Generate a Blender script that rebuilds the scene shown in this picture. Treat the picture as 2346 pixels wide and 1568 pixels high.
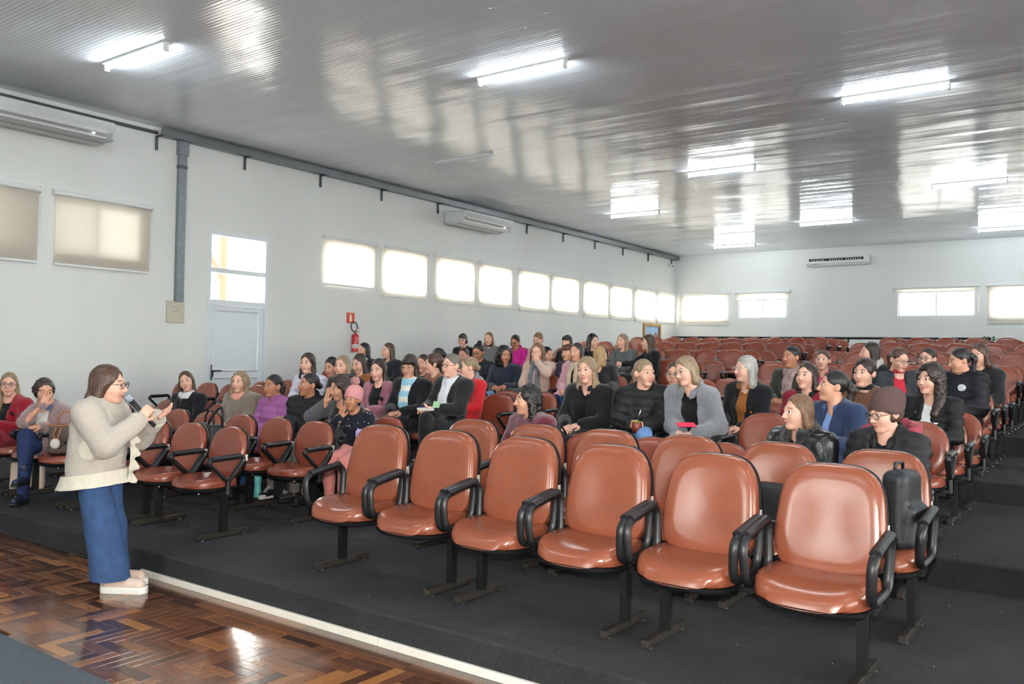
import bpy, math, random
import numpy as np
from mathutils import Matrix, Vector
random.seed(7); np.random.seed(7)
for o in list(bpy.data.objects): bpy.data.objects.remove(o)
scn = bpy.context.scene
C = scn.collection
R = math.radians

# ------------------------------------------------------------------ camera
CAMZ = 1.62
YAW, PITCH, ROLL, FPX = 0.6246, 0.01748, 0.01883, 1941.8
def cam_axes():
    f = Vector((-math.sin(YAW)*math.cos(PITCH), math.cos(YAW)*math.cos(PITCH), math.sin(PITCH)))
    r0 = Vector((math.cos(YAW), math.sin(YAW), 0)); u0 = r0.cross(f)
    return math.cos(ROLL)*r0+math.sin(ROLL)*u0, -math.sin(ROLL)*r0+math.cos(ROLL)*u0, f
_r, _u, _f = cam_axes()
cam = bpy.data.cameras.new('camera'); cam.sensor_width = 36; cam.lens = 36*FPX/2346; cam.clip_start = .05; cam.clip_end = 200
cam_o = bpy.data.objects.new('camera', cam); C.objects.link(cam_o)
cam_o.matrix_world = Matrix(((_r.x, _u.x, -_f.x, 0), (_r.y, _u.y, -_f.y, 0), (_r.z, _u.z, -_f.z, CAMZ), (0, 0, 0, 1)))
scn.camera = cam_o
# ------------------------------------------------------------------ world, exposure
world = bpy.data.worlds.new('sky'); scn.world = world; world.use_nodes = True
bg = world.node_tree.nodes['Background']; bg.inputs[0].default_value = (1.0, .98, .95, 1); bg.inputs[1].default_value = 19.0
scn.view_settings.view_transform = 'Standard'; scn.view_settings.look = 'None'
scn.view_settings.gamma = 1; scn.view_settings.use_curve_mapping = False
scn.view_settings.exposure = 0.68
TUBE_EMIT, FLASH_W = 60.0, 80.0
# the camera's own flash, just left of and above the lens
fl = bpy.data.lights.new('camera_flash', 'AREA'); fl.shape = 'RECTANGLE'; fl.size = .08; fl.size_y = .05; fl.energy = FLASH_W; fl.color = (1, .97, .93); fl.spread = R(130)
fl_o = bpy.data.objects.new('camera_flash', fl); C.objects.link(fl_o)
fl_o.matrix_world = Matrix.Translation(_u*.13-_r*.05+_f*.02) @ cam_o.matrix_world
scn.cycles.use_adaptive_sampling = True; scn.cycles.adaptive_threshold = .06; scn.cycles.adaptive_min_samples = 20
scn.cycles.max_bounces = 5; scn.cycles.diffuse_bounces = 4; scn.cycles.glossy_bounces = 2; scn.cycles.transmission_bounces = 4; scn.cycles.transparent_max_bounces = 8
scn.cycles.caustics_reflective = False; scn.cycles.caustics_refractive = False; scn.cycles.sample_clamp_indirect = 6

# ------------------------------------------------------------------ helpers
def lin(c):
    return tuple(((v/255)/12.92 if v/255 <= .04045 else ((v/255+.055)/1.055)**2.4) for v in c)
_mats = {}
def M(name, col, rough=.6, metal=0, spec=.5, var=0, vs=20, bump=0, bs=60, stretch=None, sheen=0, coat=0, coord='Object', emit=0):
    if name in _mats: return _mats[name]
    m = bpy.data.materials.new(name); m.use_nodes = True; nt = m.node_tree; b = nt.nodes['Principled BSDF']
    c = lin(col)
    b.inputs['Base Color'].default_value = (*c, 1); b.inputs['Roughness'].default_value = rough
    b.inputs['Metallic'].default_value = metal; b.inputs['Specular IOR Level'].default_value = spec
    if sheen: b.inputs['Sheen Weight'].default_value = sheen; b.inputs['Sheen Roughness'].default_value = .5
    if coat: b.inputs['Coat Weight'].default_value = coat; b.inputs['Coat Roughness'].default_value = .12
    if emit: b.inputs['Emission Color'].default_value = (*c, 1); b.inputs['Emission Strength'].default_value = emit
    if var or bump:
        tc = nt.nodes.new('ShaderNodeTexCoord'); mp = nt.nodes.new('ShaderNodeMapping'); nt.links.new(tc.outputs[coord], mp.inputs[0])
        if stretch: mp.inputs['Scale'].default_value = stretch
    if var:
        n = nt.nodes.new('ShaderNodeTexNoise'); n.inputs['Scale'].default_value = vs; n.inputs['Detail'].default_value = 4
        nt.links.new(mp.outputs[0], n.inputs['Vector'])
        mr = nt.nodes.new('ShaderNodeMapRange'); mr.inputs[1].default_value = .3; mr.inputs[2].default_value = .7; mr.inputs[3].default_value = 1-var; mr.inputs[4].default_value = 1+var
        nt.links.new(n.outputs[0], mr.inputs[0])
        mx = nt.nodes.new('ShaderNodeVectorMath'); mx.operation = 'SCALE'; mx.inputs[0].default_value = c
        nt.links.new(mr.outputs[0], mx.inputs['Scale']); nt.links.new(mx.outputs[0], b.inputs['Base Color'])
    if bump:
        n2 = nt.nodes.new('ShaderNodeTexNoise'); n2.inputs['Scale'].default_value = bs; n2.inputs['Detail'].default_value = 3
        nt.links.new(mp.outputs[0], n2.inputs['Vector'])
        bp = nt.nodes.new('ShaderNodeBump'); bp.inputs['Strength'].default_value = bump; bp.inputs['Distance'].default_value = .01
        nt.links.new(n2.outputs[0], bp.inputs['Height']); nt.links.new(bp.outputs[0], b.inputs['Normal'])
    _mats[name] = m
    return m

def link(name, me, mats, parent=None):
    o = bpy.data.objects.new(name, me); C.objects.link(o)
    if parent is not None: o.parent = parent
    return o
def tag(o, label=None, cat=None, group=None, kind=None):
    if label: o['label'] = label
    if cat: o['category'] = cat
    if group: o['group'] = group
    if kind: o['kind'] = kind
    return o
def empty(name, loc=(0, 0, 0), rz=0, label=None, cat=None, group=None):
    o = bpy.data.objects.new(name, None); C.objects.link(o); o.location = loc; o.rotation_euler = (0, 0, rz); o.empty_display_size = .1
    return tag(o, label, cat, group)
def mesh_np(name, V, Q, mats, midx=None, smooth=True):
    me = bpy.data.meshes.new(name); V = np.asarray(V, np.float32); Q = np.asarray(Q, np.int32); k = Q.shape[1]
    me.vertices.add(len(V)); me.vertices.foreach_set('co', V.ravel())
    me.loops.add(Q.size); me.loops.foreach_set('vertex_index', Q.ravel())
    me.polygons.add(len(Q)); me.polygons.foreach_set('loop_start', np.arange(0, Q.size, k, dtype=np.int32))
    if midx is not None: me.polygons.foreach_set('material_index', np.asarray(midx, np.int32))
    me.polygons.foreach_set('use_smooth', np.full(len(Q), smooth))
    for m in (mats if isinstance(mats, (list, tuple)) else [mats]): me.materials.append(m)
    me.update(calc_edges=True); me.validate()
    return me
class MB:
    def __init__(s): s.v = []; s.f = []
    def add(s, V, F):
        b = len(s.v); s.v += [tuple(p) for p in V]; s.f += [tuple(i+b for i in f) for f in F]; return s
    def box(s, c, d, rot=None, ch=0):
        x, y, z = d[0]/2, d[1]/2, d[2]/2
        if ch:
            rings = []
            for zz, k in ((-z, ch), (-z+ch, 0), (z-ch, 0), (z, ch)):
                a, b = x-k, y-k; q = ch if k == 0 else ch*.6
                rings.append([(a-q, -b, zz), (a, -b+q, zz), (a, b-q, zz), (a-q, b, zz), (-a+q, b, zz), (-a, b-q, zz), (-a, -b+q, zz), (-a+q, -b, zz)])
            V = [p for r in rings for p in r]; F = [tuple(range(7, -1, -1)), tuple(range(24, 32))]
            for i in range(3):
                for j in range(8): F.append((i*8+j, i*8+(j+1) % 8, i*8+8+(j+1) % 8, i*8+8+j))
        else:
            V = [(-x, -y, -z), (x, -y, -z), (x, y, -z), (-x, y, -z), (-x, -y, z), (x, -y, z), (x, y, z), (-x, y, z)]
            F = [(3, 2, 1, 0), (4, 5, 6, 7), (0, 1, 5, 4), (1, 2, 6, 5), (2, 3, 7, 6), (3, 0, 4, 7)]
        mt = Matrix.Translation(c) @ (rot.to_4x4() if rot else Matrix())
        return s.add([mt @ Vector(p) for p in V], F)
    def rings(s, rs, cap=True, closed=False):
        n = len(rs[0]); V = [p for r in rs for p in r]; F = []; m = len(rs)
        for i in range(m if closed else m-1):
            a, b = i*n, ((i+1) % m)*n
            for j in range(n): F.append((a+j, a+(j+1) % n, b+(j+1) % n, b+j))
        if cap and not closed: F.append(tuple(range(n-1, -1, -1))); F.append(tuple(range((m-1)*n, m*n)))
        return s.add(V, F)
    def tube(s, pts, r, n=8, closed=False, sx=1.0):
        pts = [Vector(p) for p in pts]; m = len(pts); rs = []; up = None
        for i, p in enumerate(pts):
            a = pts[(i-1) % m] if (closed or i > 0) else p; b = pts[(i+1) % m] if (closed or i < m-1) else p
            t = (b-a).normalized()
            if up is None: up = Vector((1, 0, 0)) if abs(t.x) < .8 else Vector((0, 0, 1))
            e1 = (up-t*up.dot(t)).normalized(); e2 = t.cross(e1); up = e1
            rr = r[i] if isinstance(r, (list, tuple)) else r
            rs.append([p+e1*math.cos(2*math.pi*k/n)*rr*sx+e2*math.sin(2*math.pi*k/n)*rr for k in range(n)])
        return s.rings(rs, True, closed)
    def lathe(s, prof, n=20, c=(0, 0, 0), ax=None):
        rs = [[(c[0]+r*math.cos(2*math.pi*k/n), c[1]+r*math.sin(2*math.pi*k/n), c[2]+z) for k in range(n)] for r, z in prof]
        return s.rings(rs)
    def sphere(s, c, r, n=12, sc=(1, 1, 1)):
        rs = []
        for i in range(1, n//2):
            t = math.pi*i/(n//2); rs.append([(c[0]+sc[0]*r*math.sin(t)*math.cos(2*math.pi*k/n), c[1]+sc[1]*r*math.sin(t)*math.sin(2*math.pi*k/n), c[2]-sc[2]*r*math.cos(t)) for k in range(n)])
        return s.rings(rs)
    def mesh(s, name, mat, smooth=False):
        me = bpy.data.meshes.new(name); me.from_pydata(s.v, [], s.f); me.validate()
        for m in (mat if isinstance(mat, (list, tuple)) else [mat]): me.materials.append(m)
        if smooth: me.polygons.foreach_set('use_smooth', [True]*len(me.polygons))
        me.update(); return me
    def build(s, name, mat, parent=None, smooth=False):
        me = s.mesh(name, mat, smooth); o = link(name, me, None, parent)
        return o
def autosmooth(o, ang=35):
    me = o.data; me.polygons.foreach_set('use_smooth', [True]*len(me.polygons))
    try: me.set_sharp_from_angle(angle=R(ang))
    except Exception: pass
    return o
def arc(pts, rad, n=4, closed=True):
    """round the corners of a polyline"""
    pts = [Vector(p) for p in pts]; out = []; m = len(pts)
    for i, p in enumerate(pts):
        if not closed and i in (0, m-1): out.append(p); continue
        a = (pts[(i-1) % m]-p); b = (pts[(i+1) % m]-p); ra = min(rad, a.length*.45, b.length*.45)
        p0 = p+a.normalized()*ra; p1 = p+b.normalized()*ra
        for k in range(n+1):
            t = k/n; out.append(p0*(1-t)**2+p*2*t*(1-t)+p1*t*t)
    return out

# ---- signed distance shapes + surface nets (organic meshes)
def v3(p): return np.array(p, np.float32)
def s_cone(P, a, b, r1, r2):
    a = v3(a); b = v3(b); ba = b-a; L2 = float(ba@ba)+1e-9
    t = np.clip(((P[0]-a[0])*ba[0]+(P[1]-a[1])*ba[1]+(P[2]-a[2])*ba[2])/L2, 0, 1)
    dx = P[0]-a[0]-t*ba[0]; dy = P[1]-a[1]-t*ba[1]; dz = P[2]-a[2]-t*ba[2]
    return np.sqrt(dx*dx+dy*dy+dz*dz)-(r1+(r2-r1)*t)
def s_ell(P, c, r):
    x = (P[0]-c[0]); y = (P[1]-c[1]); z = (P[2]-c[2])
    k0 = np.sqrt((x/r[0])**2+(y/r[1])**2+(z/r[2])**2); k1 = np.sqrt((x/r[0]**2)**2+(y/r[1]**2)**2+(z/r[2]**2)**2)+1e-6
    return k0*(k0-1)/k1
def s_box(P, c, h, r):
    q = [np.abs(P[i]-c[i])-(h[i]-r) for i in range(3)]
    return np.sqrt(sum(np.maximum(k, 0)**2 for k in q))+np.minimum(np.maximum(q[0], np.maximum(q[1], q[2])), 0)-r
def smin(a, b, k):
    h = np.clip(.5+.5*(b-a)/k, 0, 1); return b*(1-h)+a*h-k*h*(1-h)
def smax(a, b, k): return -smin(-a, -b, k)
CORN = [(i, j, k) for i in (0, 1) for j in (0, 1) for k in (0, 1)]
EDG = [(a, b) for a in range(8) for b in range(a+1, 8) if sum(abs(CORN[a][q]-CORN[b][q]) for q in range(3)) == 1]
def snet(f, lo, hi, h):
    lo = np.array(lo, np.float32); hi = np.array(hi, np.float32)
    n = np.ceil((hi-lo)/h).astype(int)+1
    P = np.meshgrid(*[(lo[i]+h*np.arange(n[i])).astype(np.float32) for i in range(3)], indexing='ij')
    V = f(P).astype(np.float32); S = V < 0
    cnt = np.zeros((n[0]-1, n[1]-1, n[2]-1), np.int8)
    for a in CORN: cnt += S[a[0]:n[0]-1+a[0], a[1]:n[1]-1+a[1], a[2]:n[2]-1+a[2]]
    act = (cnt > 0) & (cnt < 8); ci = np.argwhere(act); idx = np.full(act.shape, -1, np.int32); idx[act] = np.arange(len(ci))
    cv = [V[ci[:, 0]+a[0], ci[:, 1]+a[1], ci[:, 2]+a[2]] for a in CORN]
    acc = np.zeros((len(ci), 3), np.float32); num = np.zeros(len(ci), np.float32)
    for a, b in EDG:
        va, vb = cv[a], cv[b]; m = (va < 0) != (vb < 0); t = np.where(m, va/(va-vb+1e-12*(va == vb)), 0)
        pa = np.array(CORN[a], np.float32); d = np.array(CORN[b], np.float32)-pa
        acc += np.where(m[:, None], pa+t[:, None]*d, 0); num += m
    verts = lo+h*(ci+acc/num[:, None])
    Q = []
    for ax in range(3):
        u, w = [(1, 2), (2, 0), (0, 1)][ax]
        sl0 = [slice(1, -1)]*3; sl1 = [slice(1, -1)]*3; sl0[ax] = slice(0, n[ax]-1); sl1[ax] = slice(1, n[ax])
        A = S[tuple(sl0)]; B = S[tuple(sl1)]; e = np.argwhere(A != B)
        if not len(e): continue
        flip = A[e[:, 0], e[:, 1], e[:, 2]]
        e = e+1; e[:, ax] -= 1
        def cell(du, dw):
            q = e.copy(); q[:, u] += du; q[:, w] += dw; return idx[q[:, 0], q[:, 1], q[:, 2]]
        q = np.stack([cell(-1, -1), cell(0, -1), cell(0, 0), cell(-1, 0)], 1)
        q[~flip] = q[~flip][:, ::-1]; Q.append(q)
    return verts, (np.concatenate(Q) if Q else np.zeros((0, 4), np.int32))
def rotm(rz=0, rx=0, ry=0):
    return np.array(Matrix.Rotation(rz, 3, 'Z') @ Matrix.Rotation(rx, 3, 'X') @ Matrix.Rotation(ry, 3, 'Y'), np.float32)
def wob(P, f, a, ph=0):
    return a*(np.sin(P[0]*f+ph+1.3*np.sin(P[2]*f*.6+ph))*np.sin(P[1]*f*1.1+1.7+ph)+np.sin(P[2]*f*.9+2.1*np.sin(P[0]*f*.5)+ph)*.6)
# ------------------------------------------------------------------ room dimensions
XL, XR, YB, YF, ZC = -12.138, 7.2, 26.15, -4.5, 5.07
Y0, YP = 3.44, 2.72
PZ = [.18, .36, .56, .79, 1.0, 1.2, 1.39]
def row_pos(r):
    k, i = divmod(r-1, 3); return Y0+YP*k+(.62, 1.52, 2.42)[i], PZ[k]

# ------------------------------------------------------------------ surface materials
m_wall = M('wall_paint', (222, 223, 220), .55, var=.03, vs=1.3, bump=.12, bs=5, stretch=(1, 1, .15))
m_white = M('white_enamel', (226, 228, 228), .35)
m_frame = M('window_frame_paint', (216, 220, 222), .4)
m_galv = M('galvanised_steel', (140, 146, 150), .42, metal=.75, var=.12, vs=14)
m_galv_d = M('galvanised_bracket', (88, 94, 98), .5, metal=.6)
def carpet_mat():
    m = M('charcoal_carpet', (46, 47, 50), .95, spec=.1, var=.42, vs=110, bump=.9, bs=420, sheen=.1)
    nt = m.node_tree; b = nt.nodes['Principled BSDF']; src = b.inputs['Base Color'].links[0].from_socket
    n = nt.nodes.new('ShaderNodeTexNoise'); n.inputs['Scale'].default_value = 1.4; n.inputs['Detail'].default_value = 5
    tc = nt.nodes.new('ShaderNodeTexCoord'); nt.links.new(tc.outputs['Object'], n.inputs['Vector'])
    mr = nt.nodes.new('ShaderNodeMapRange'); mr.inputs[1].default_value = .35; mr.inputs[2].default_value = .7; mr.inputs[3].default_value = .72; mr.inputs[4].default_value = 1.38
    nt.links.new(n.outputs[0], mr.inputs[0]); s = nt.nodes.new('ShaderNodeVectorMath'); s.operation = 'SCALE'
    nt.links.new(src, s.inputs[0]); nt.links.new(mr.outputs[0], s.inputs['Scale']); nt.links.new(s.outputs[0], b.inputs['Base Color'])
    return m
m_carpet = carpet_mat()
def ceiling_mat():
    m = M('white_pvc_ceiling', (234, 238, 244), .15, spec=.5)
    nt = m.node_tree; b = nt.nodes['Principled BSDF']
    tc = nt.nodes.new('ShaderNodeTexCoord'); sp = nt.nodes.new('ShaderNodeSeparateXYZ'); nt.links.new(tc.outputs['Object'], sp.inputs[0])
    def sine(freq):
        a = nt.nodes.new('ShaderNodeMath'); a.operation = 'MULTIPLY'; a.inputs[1].default_value = freq; nt.links.new(sp.outputs['Y'], a.inputs[0])
        s = nt.nodes.new('ShaderNodeMath'); s.operation = 'SINE'; nt.links.new(a.outputs[0], s.inputs[0]); return s
    s1 = sine(2*math.pi/.05)
    def math_(op, x, y=None):
        q = nt.nodes.new('ShaderNodeMath'); q.operation = op
        for i_, t in enumerate((x, y)):
            if t is None: continue
            if isinstance(t, (int, float)): q.inputs[i_].default_value = t
            else: nt.links.new(t, q.inputs[i_])
        return q.outputs[0]
    # panels 0.2 m wide, laid along x, each tilted a little differently and sagging along its length
    yv = math_('DIVIDE', sp.outputs['Y'], .2); fl_ = math_('FLOOR', yv); fr_ = math_('SUBTRACT', math_('FRACT', yv), .5)
    wn_ = nt.nodes.new('ShaderNodeTexNoise'); wn_.noise_dimensions = '2D'; wn_.inputs['Scale'].default_value = 1.0; wn_.inputs['Detail'].default_value = 1
    cb = nt.nodes.new('ShaderNodeCombineXYZ'); nt.links.new(math_('MULTIPLY', sp.outputs['X'], .35), cb.inputs[0]); nt.links.new(math_('MULTIPLY', fl_, 7.31), cb.inputs[1]); nt.links.new(cb.outputs[0], wn_.inputs['Vector'])
    tilt = math_('MULTIPLY', fr_, math_('SUBTRACT', wn_.outputs[0], .5))
    mp = nt.nodes.new('ShaderNodeMapping'); mp.inputs['Scale'].default_value = (.12, 2.2, 1); nt.links.new(tc.outputs['Object'], mp.inputs[0])
    n = nt.nodes.new('ShaderNodeTexNoise'); n.inputs['Scale'].default_value = 1.6; n.inputs['Detail'].default_value = 2; nt.links.new(mp.outputs[0], n.inputs['Vector'])
    n3 = nt.nodes.new('ShaderNodeTexNoise'); n3.inputs['Scale'].default_value = .8; n3.inputs['Detail'].default_value = 1; nt.links.new(tc.outputs['Object'], n3.inputs['Vector'])
    def bump_(hgt, dist, prev=None):
        q = nt.nodes.new('ShaderNodeBump'); q.inputs['Strength'].default_value = 1; q.inputs['Distance'].default_value = dist; nt.links.new(hgt, q.inputs['Height'])
        if prev: nt.links.new(prev.outputs[0], q.inputs['Normal'])
        return q
    b1 = bump_(s1.outputs[0], .0004); b2 = bump_(tilt, .020, b1); b2 = bump_(n.outputs[0], .008, b2); b3 = bump_(n3.outputs[0], .03, b2)
    nt.links.new(b3.outputs[0], b.inputs['Normal'])
    return m
m_ceil = ceiling_mat()
def wood_mat():
    m = M('parquet_wood', (112, 70, 44), .17, coat=.5, bump=.08, bs=30)
    nt = m.node_tree; b = nt.nodes['Principled BSDF']
    oi = nt.nodes.new('ShaderNodeObjectInfo'); ge = nt.nodes.new('ShaderNodeNewGeometry')
    ad = nt.nodes.new('ShaderNodeMath'); ad.operation = 'ADD'; nt.links.new(oi.outputs['Random'], ad.inputs[0]); nt.links.new(ge.outputs['Random Per Island'], ad.inputs[1])
    fr = nt.nodes.new('ShaderNodeMath'); fr.operation = 'FRACT'; nt.links.new(ad.outputs[0], fr.inputs[0])
    cr = nt.nodes.new('ShaderNodeValToRGB'); e = cr.color_ramp.elements
    e[0].position = 0; e[0].color = (*lin((66, 42, 32)), 1); e[1].position = 1; e[1].color = (*lin((166, 112, 66)), 1)
    for p, c in ((.3, (96, 62, 44)), (.6, (118, 76, 50)), (.86, (134, 86, 54))): k = e.new(p); k.color = (*lin(c), 1)
    nt.links.new(fr.outputs[0], cr.inputs[0])
    tc = nt.nodes.new('ShaderNodeTexCoord'); n = nt.nodes.new('ShaderNodeTexNoise'); n.inputs['Scale'].default_value = 25; n.inputs['Detail'].default_value = 4
    nt.links.new(tc.outputs['Object'], n.inputs['Vector'])
    mr = nt.nodes.new('ShaderNodeMapRange'); mr.inputs[3].default_value = .72; mr.inputs[4].default_value = 1.2; nt.links.new(n.outputs[0], mr.inputs[0])
    s = nt.nodes.new('ShaderNodeVectorMath'); s.operation = 'SCALE'; nt.links.new(cr.outputs[0], s.inputs[0]); nt.links.new(mr.outputs[0], s.inputs['Scale'])
    nt.links.new(s.outputs[0], b.inputs['Base Color'])
    return m
m_wood = wood_mat()
def pane_mat():
    m = bpy.data.materials.new('window_glass'); m.use_nodes = True; nt = m.node_tree; nt.nodes.remove(nt.nodes['Principled BSDF'])
    t = nt.nodes.new('ShaderNodeBsdfTransparent'); t.inputs[0].default_value = (.94, .96, .95, 1); g = nt.nodes.new('ShaderNodeBsdfGlossy'); g.inputs['Roughness'].default_value = .03
    x = nt.nodes.new('ShaderNodeMixShader'); x.inputs[0].default_value = .07
    nt.links.new(t.outputs[0], x.inputs[1]); nt.links.new(g.outputs[0], x.inputs[2]); nt.links.new(x.outputs[0], nt.nodes['Material Output'].inputs[0])
    return m
m_pane = pane_mat()
def blind_mat():
    m = bpy.data.materials.new('beige_blind_fabric'); m.use_nodes = True; nt = m.node_tree; nt.nodes.remove(nt.nodes['Principled BSDF'])
    d = nt.nodes.new('ShaderNodeBsdfDiffuse'); d.inputs[0].default_value = (*lin((200, 192, 180)), 1)
    t = nt.nodes.new('ShaderNodeBsdfTranslucent'); t.inputs[0].default_value = (.90, .85, .78, 1)
    x = nt.nodes.new('ShaderNodeMixShader'); x.inputs[0].default_value = .38
    nt.links.new(d.outputs[0], x.inputs[1]); nt.links.new(t.outputs[0], x.inputs[2]); nt.links.new(x.outputs[0], nt.nodes['Material Output'].inputs[0])
    return m
m_blind = blind_mat()

# ------------------------------------------------------------------ walls with openings
def wall(name, axis, pos, u0, u1, z0, z1, holes, th, label):
    """axis 'x': plane x=pos spanning y; 'y': plane y=pos spanning x. th extends outwards"""
    us = sorted({u0, u1, *[h[0] for h in holes], *[h[1] for h in holes]}); zs = sorted({z0, z1, *[h[2] for h in holes], *[h[3] for h in holes]})
    mb = MB()
    inside = lambda u, z: any(h[0] < u < h[1] and h[2] < z < h[3] for h in holes)
    def pt(u, z, o): return (pos+o, u, z) if axis == 'x' else (u, pos+o, z)
    for i in range(len(us)-1):
        for j in range(len(zs)-1):
            a, b, c, d = us[i], us[i+1], zs[j], zs[j+1]
            if inside((a+b)/2, (c+d)/2): continue
            for o in (0, th): mb.add([pt(a, c, o), pt(b, c, o), pt(b, d, o), pt(a, d, o)], [(0, 1, 2, 3)])
    for a, b, c, d in holes:
        for q in (((a, c), (b, c)), ((b, c), (b, d)), ((b, d), (a, d)), ((a, d), (a, c))):
            mb.add([pt(*q[0], 0), pt(*q[1], 0), pt(*q[1], th), pt(*q[0], th)], [(0, 1, 2, 3)])
    return tag(mb.build(name, m_wall), label, kind='structure')
# (y0, y1) of the roller blinds on the left wall, read off the photo; the two nearest pairs hang lower
LB = [(4.2, 5.62, 2.80), (5.80, 7.27, 2.80), (10.72, 12.10, 2.92), (12.28, 13.66, 2.81), (13.93, 15.30, 2.80), (15.44, 16.77, 2.80), (17.04, 18.42, 2.80), (18.56, 19.90, 2.80), (20.16, 21.55, 2.80), (21.66, 23.0, 2.80), (23.2, 24.62, 2.80), (24.68, 26.02, 2.82)]
ZR = 3.82
lholes = [(a+.07, b-.07, 2.93, 3.70) for a, b, z in LB] + [(8.30, 9.50, .79*0+.36, 3.60)]
BB = [(-11.95, -10.25, 2.80), (-10.08, -8.32, 3.55), (-5.37, -3.17, 3.66), (-3.0, -.8, 2.79), (1.0, 3.2, 2.8)]
bholes = [(a+.13, b-.10, 2.98, 3.70) for a, b, z in BB]
wall('wall_left', 'x', XL, YF, YB, 0, ZC, lholes, -.15, 'off-white left wall with a row of high windows')
wall('wall_back', 'y', YB, XL, XR, 0, ZC, bholes, .15, 'off-white back wall with four high windows')
rholes = [(y, y+1.6, .9, 3.9) for y in (-3.2, -.4, 2.4, 5.2, 8.0)]
wall('wall_right', 'x', XR, YF, YB, 0, ZC, rholes, .15, 'right wall with windows')
fholes = [(-4.7, -2.9, 2.2, 3.7)]
wall('wall_front', 'y', YF, XL, XR, 0, ZC, fholes, -.15, 'wall behind the stage with tall windows')
tag(MB().box(((XL+XR)/2, (YF+YB)/2, ZC+.05), (XR-XL+.3, YB-YF+.3, .1)).build('ceiling', m_ceil), 'glossy white ribbed plastic ceiling', kind='structure')
# stage floor: bed + herringbone blocks
fl_root = tag(MB().box(((XL+XR)/2, (YF+Y0)/2, -.06), (XR-XL, Y0-YF, .1)).build('floor', M('floor_bed', (46, 30, 24), .5)), 'polished herringbone parquet stage floor', kind='structure')
PL, PW = .28, .07
def blk(w, d):
    return MB().box((0, 0, -.005), (w-.0016, d-.0016, .012), ch=.0012).mesh('parquet_block', m_wood)
meH, meV = blk(PL, PW), blk(PW, PL)
pos = []
for m_ in range(-40, 40):
    for k in range(-160, 160):
        ox, oy = k*PW+m_*PL-5, k*PW-m_*PL+1.5
        for hv, cx, cy in (('H', ox+PL/2, oy+PW/2), ('V', ox+PW/2, oy+PW+PL/2)):
            if -10.0 < cx < -1.2 and 1.0 < cy < Y0-.08: pos.append((hv, cx, cy))
def in_view(x, y, z):
    d = Vector((x, y, z-CAMZ)); w = d.dot(_f)
    if w < .2: return None
    return 1173+FPX*d.dot(_r)/w, 784-FPX*d.dot(_u)/w
vis = []; rest = []
for p in pos:
    q = in_view(p[1], p[2], 0)
    if q and -20 < q[0] < 2366 and q[1] < 1590: vis.append((math.hypot(p[1], p[2]), p))
vis.sort()
for i, (d, p) in enumerate(vis):
    if i < 280:
        o = link('parquet_block', meH if p[0] == 'H' else meV, None, fl_root); o.location = (p[1], p[2], 0)
    else: rest.append(p)
mb = MB()
for hv, x, y in rest: mb.box((x, y, -.005), ((PL if hv == 'H' else PW)-.0016, (PW if hv == 'H' else PL)-.0016, .012))
tag(mb.build('parquet_blocks', m_wood, fl_root), kind='stuff')
for j in range(3):   # border course along the step, 3 rows of long strips
    for i in range(10):
        a = -10.2+i*.9; MB().box((a+.45, Y0-.172+j*.057, -.002), (.898, .0555, .012)).build('border_strip', m_wood, fl_root)
# carpeted seating platforms
lab = ['lowest', 'second', 'third', 'fourth', 'fifth', 'sixth', 'topmost']
for k, z in enumerate(PZ):
    y1 = YB if k == 6 else Y0+YP*(k+1)+.02
    tag(MB().box(((XL+XR)/2, (Y0+YP*k+y1)/2, z/2), (XR-XL, y1-Y0-YP*k, z), ch=.012).build('floor', m_carpet), lab[k]+' charcoal carpeted seating platform', kind='structure')
m_trimw = M('white_trim_paint', (232, 228, 216), .5, var=.05, vs=8)
tr = empty('trim_1'); tag(tr, 'white painted strip along the foot of the carpeted step', kind='structure')
for a, b in ((-5.72, -3.35), (-3.345, -.6), (-.595, 2.0)): MB().box(((a+b)/2, Y0-.012, .022), (b-a, .024, .044), ch=.003).build('strip', m_trimw, tr)
tr2 = tag(MB().box(((XL-5.73)/2, Y0-.006, .012), (XL*-1-5.73, .012, .02)).build('trim_2', M('dark_trim', (52, 50, 50), .6)), 'dark strip along the foot of the step', kind='structure')
tag(MB().box((-7.2, .72, .004), (6.5, 3.02, .012), ch=.003).build('carpet_mat', M('grey_mat', (96, 103, 109), .95, spec=.1, var=.18, vs=120, bump=.8, bs=300)), 'grey carpet mat lying on the parquet, corner in view', 'mat')
# ------------------------------------------------------------------ windows, roller blinds
def window(n, axis, pos, a, b, c, d, sgn, mull=1):
    w = empty('window_%d' % n); tag(w, 'aluminium framed window', kind='structure')
    def bx(u, z, du, dz, t=.05): return ((pos+sgn*.07, u, z), (t, du, dz)) if axis == 'x' else ((u, pos+sgn*.07, z), (du, t, dz))
    f = MB()
    f.box(*bx((a+b)/2, c+.02, b-a, .04)).box(*bx((a+b)/2, d-.02, b-a, .04)).box(*bx(a+.02, (c+d)/2, .04, d-c-.08)).box(*bx(b-.02, (c+d)/2, .04, d-c-.08))
    for i in range(mull): f.box(*bx(a+(b-a)*(i+1)/(mull+1), (c+d)/2, .035, d-c-.08, .03))
    f.build('window_frame', m_frame, w)
    for i in range(mull+1):
        u0, u1 = a+(b-a)*i/(mull+1), a+(b-a)*(i+1)/(mull+1)
        MB().box(*bx((u0+u1)/2, (c+d)/2, u1-u0-.03, d-c-.06, .004)).build('pane', m_pane, w)
wn = 0
for h in lholes[:-1]: wn += 1; window(wn, 'x', XL, *h, -1)
for h in bholes: wn += 1; window(wn, 'y', YB, *h, 1)
for h in rholes: wn += 1; window(wn, 'x', XR, *h, 1)
for h in fholes: wn += 1; window(wn, 'y', YF, *h, -1, 2)
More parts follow.
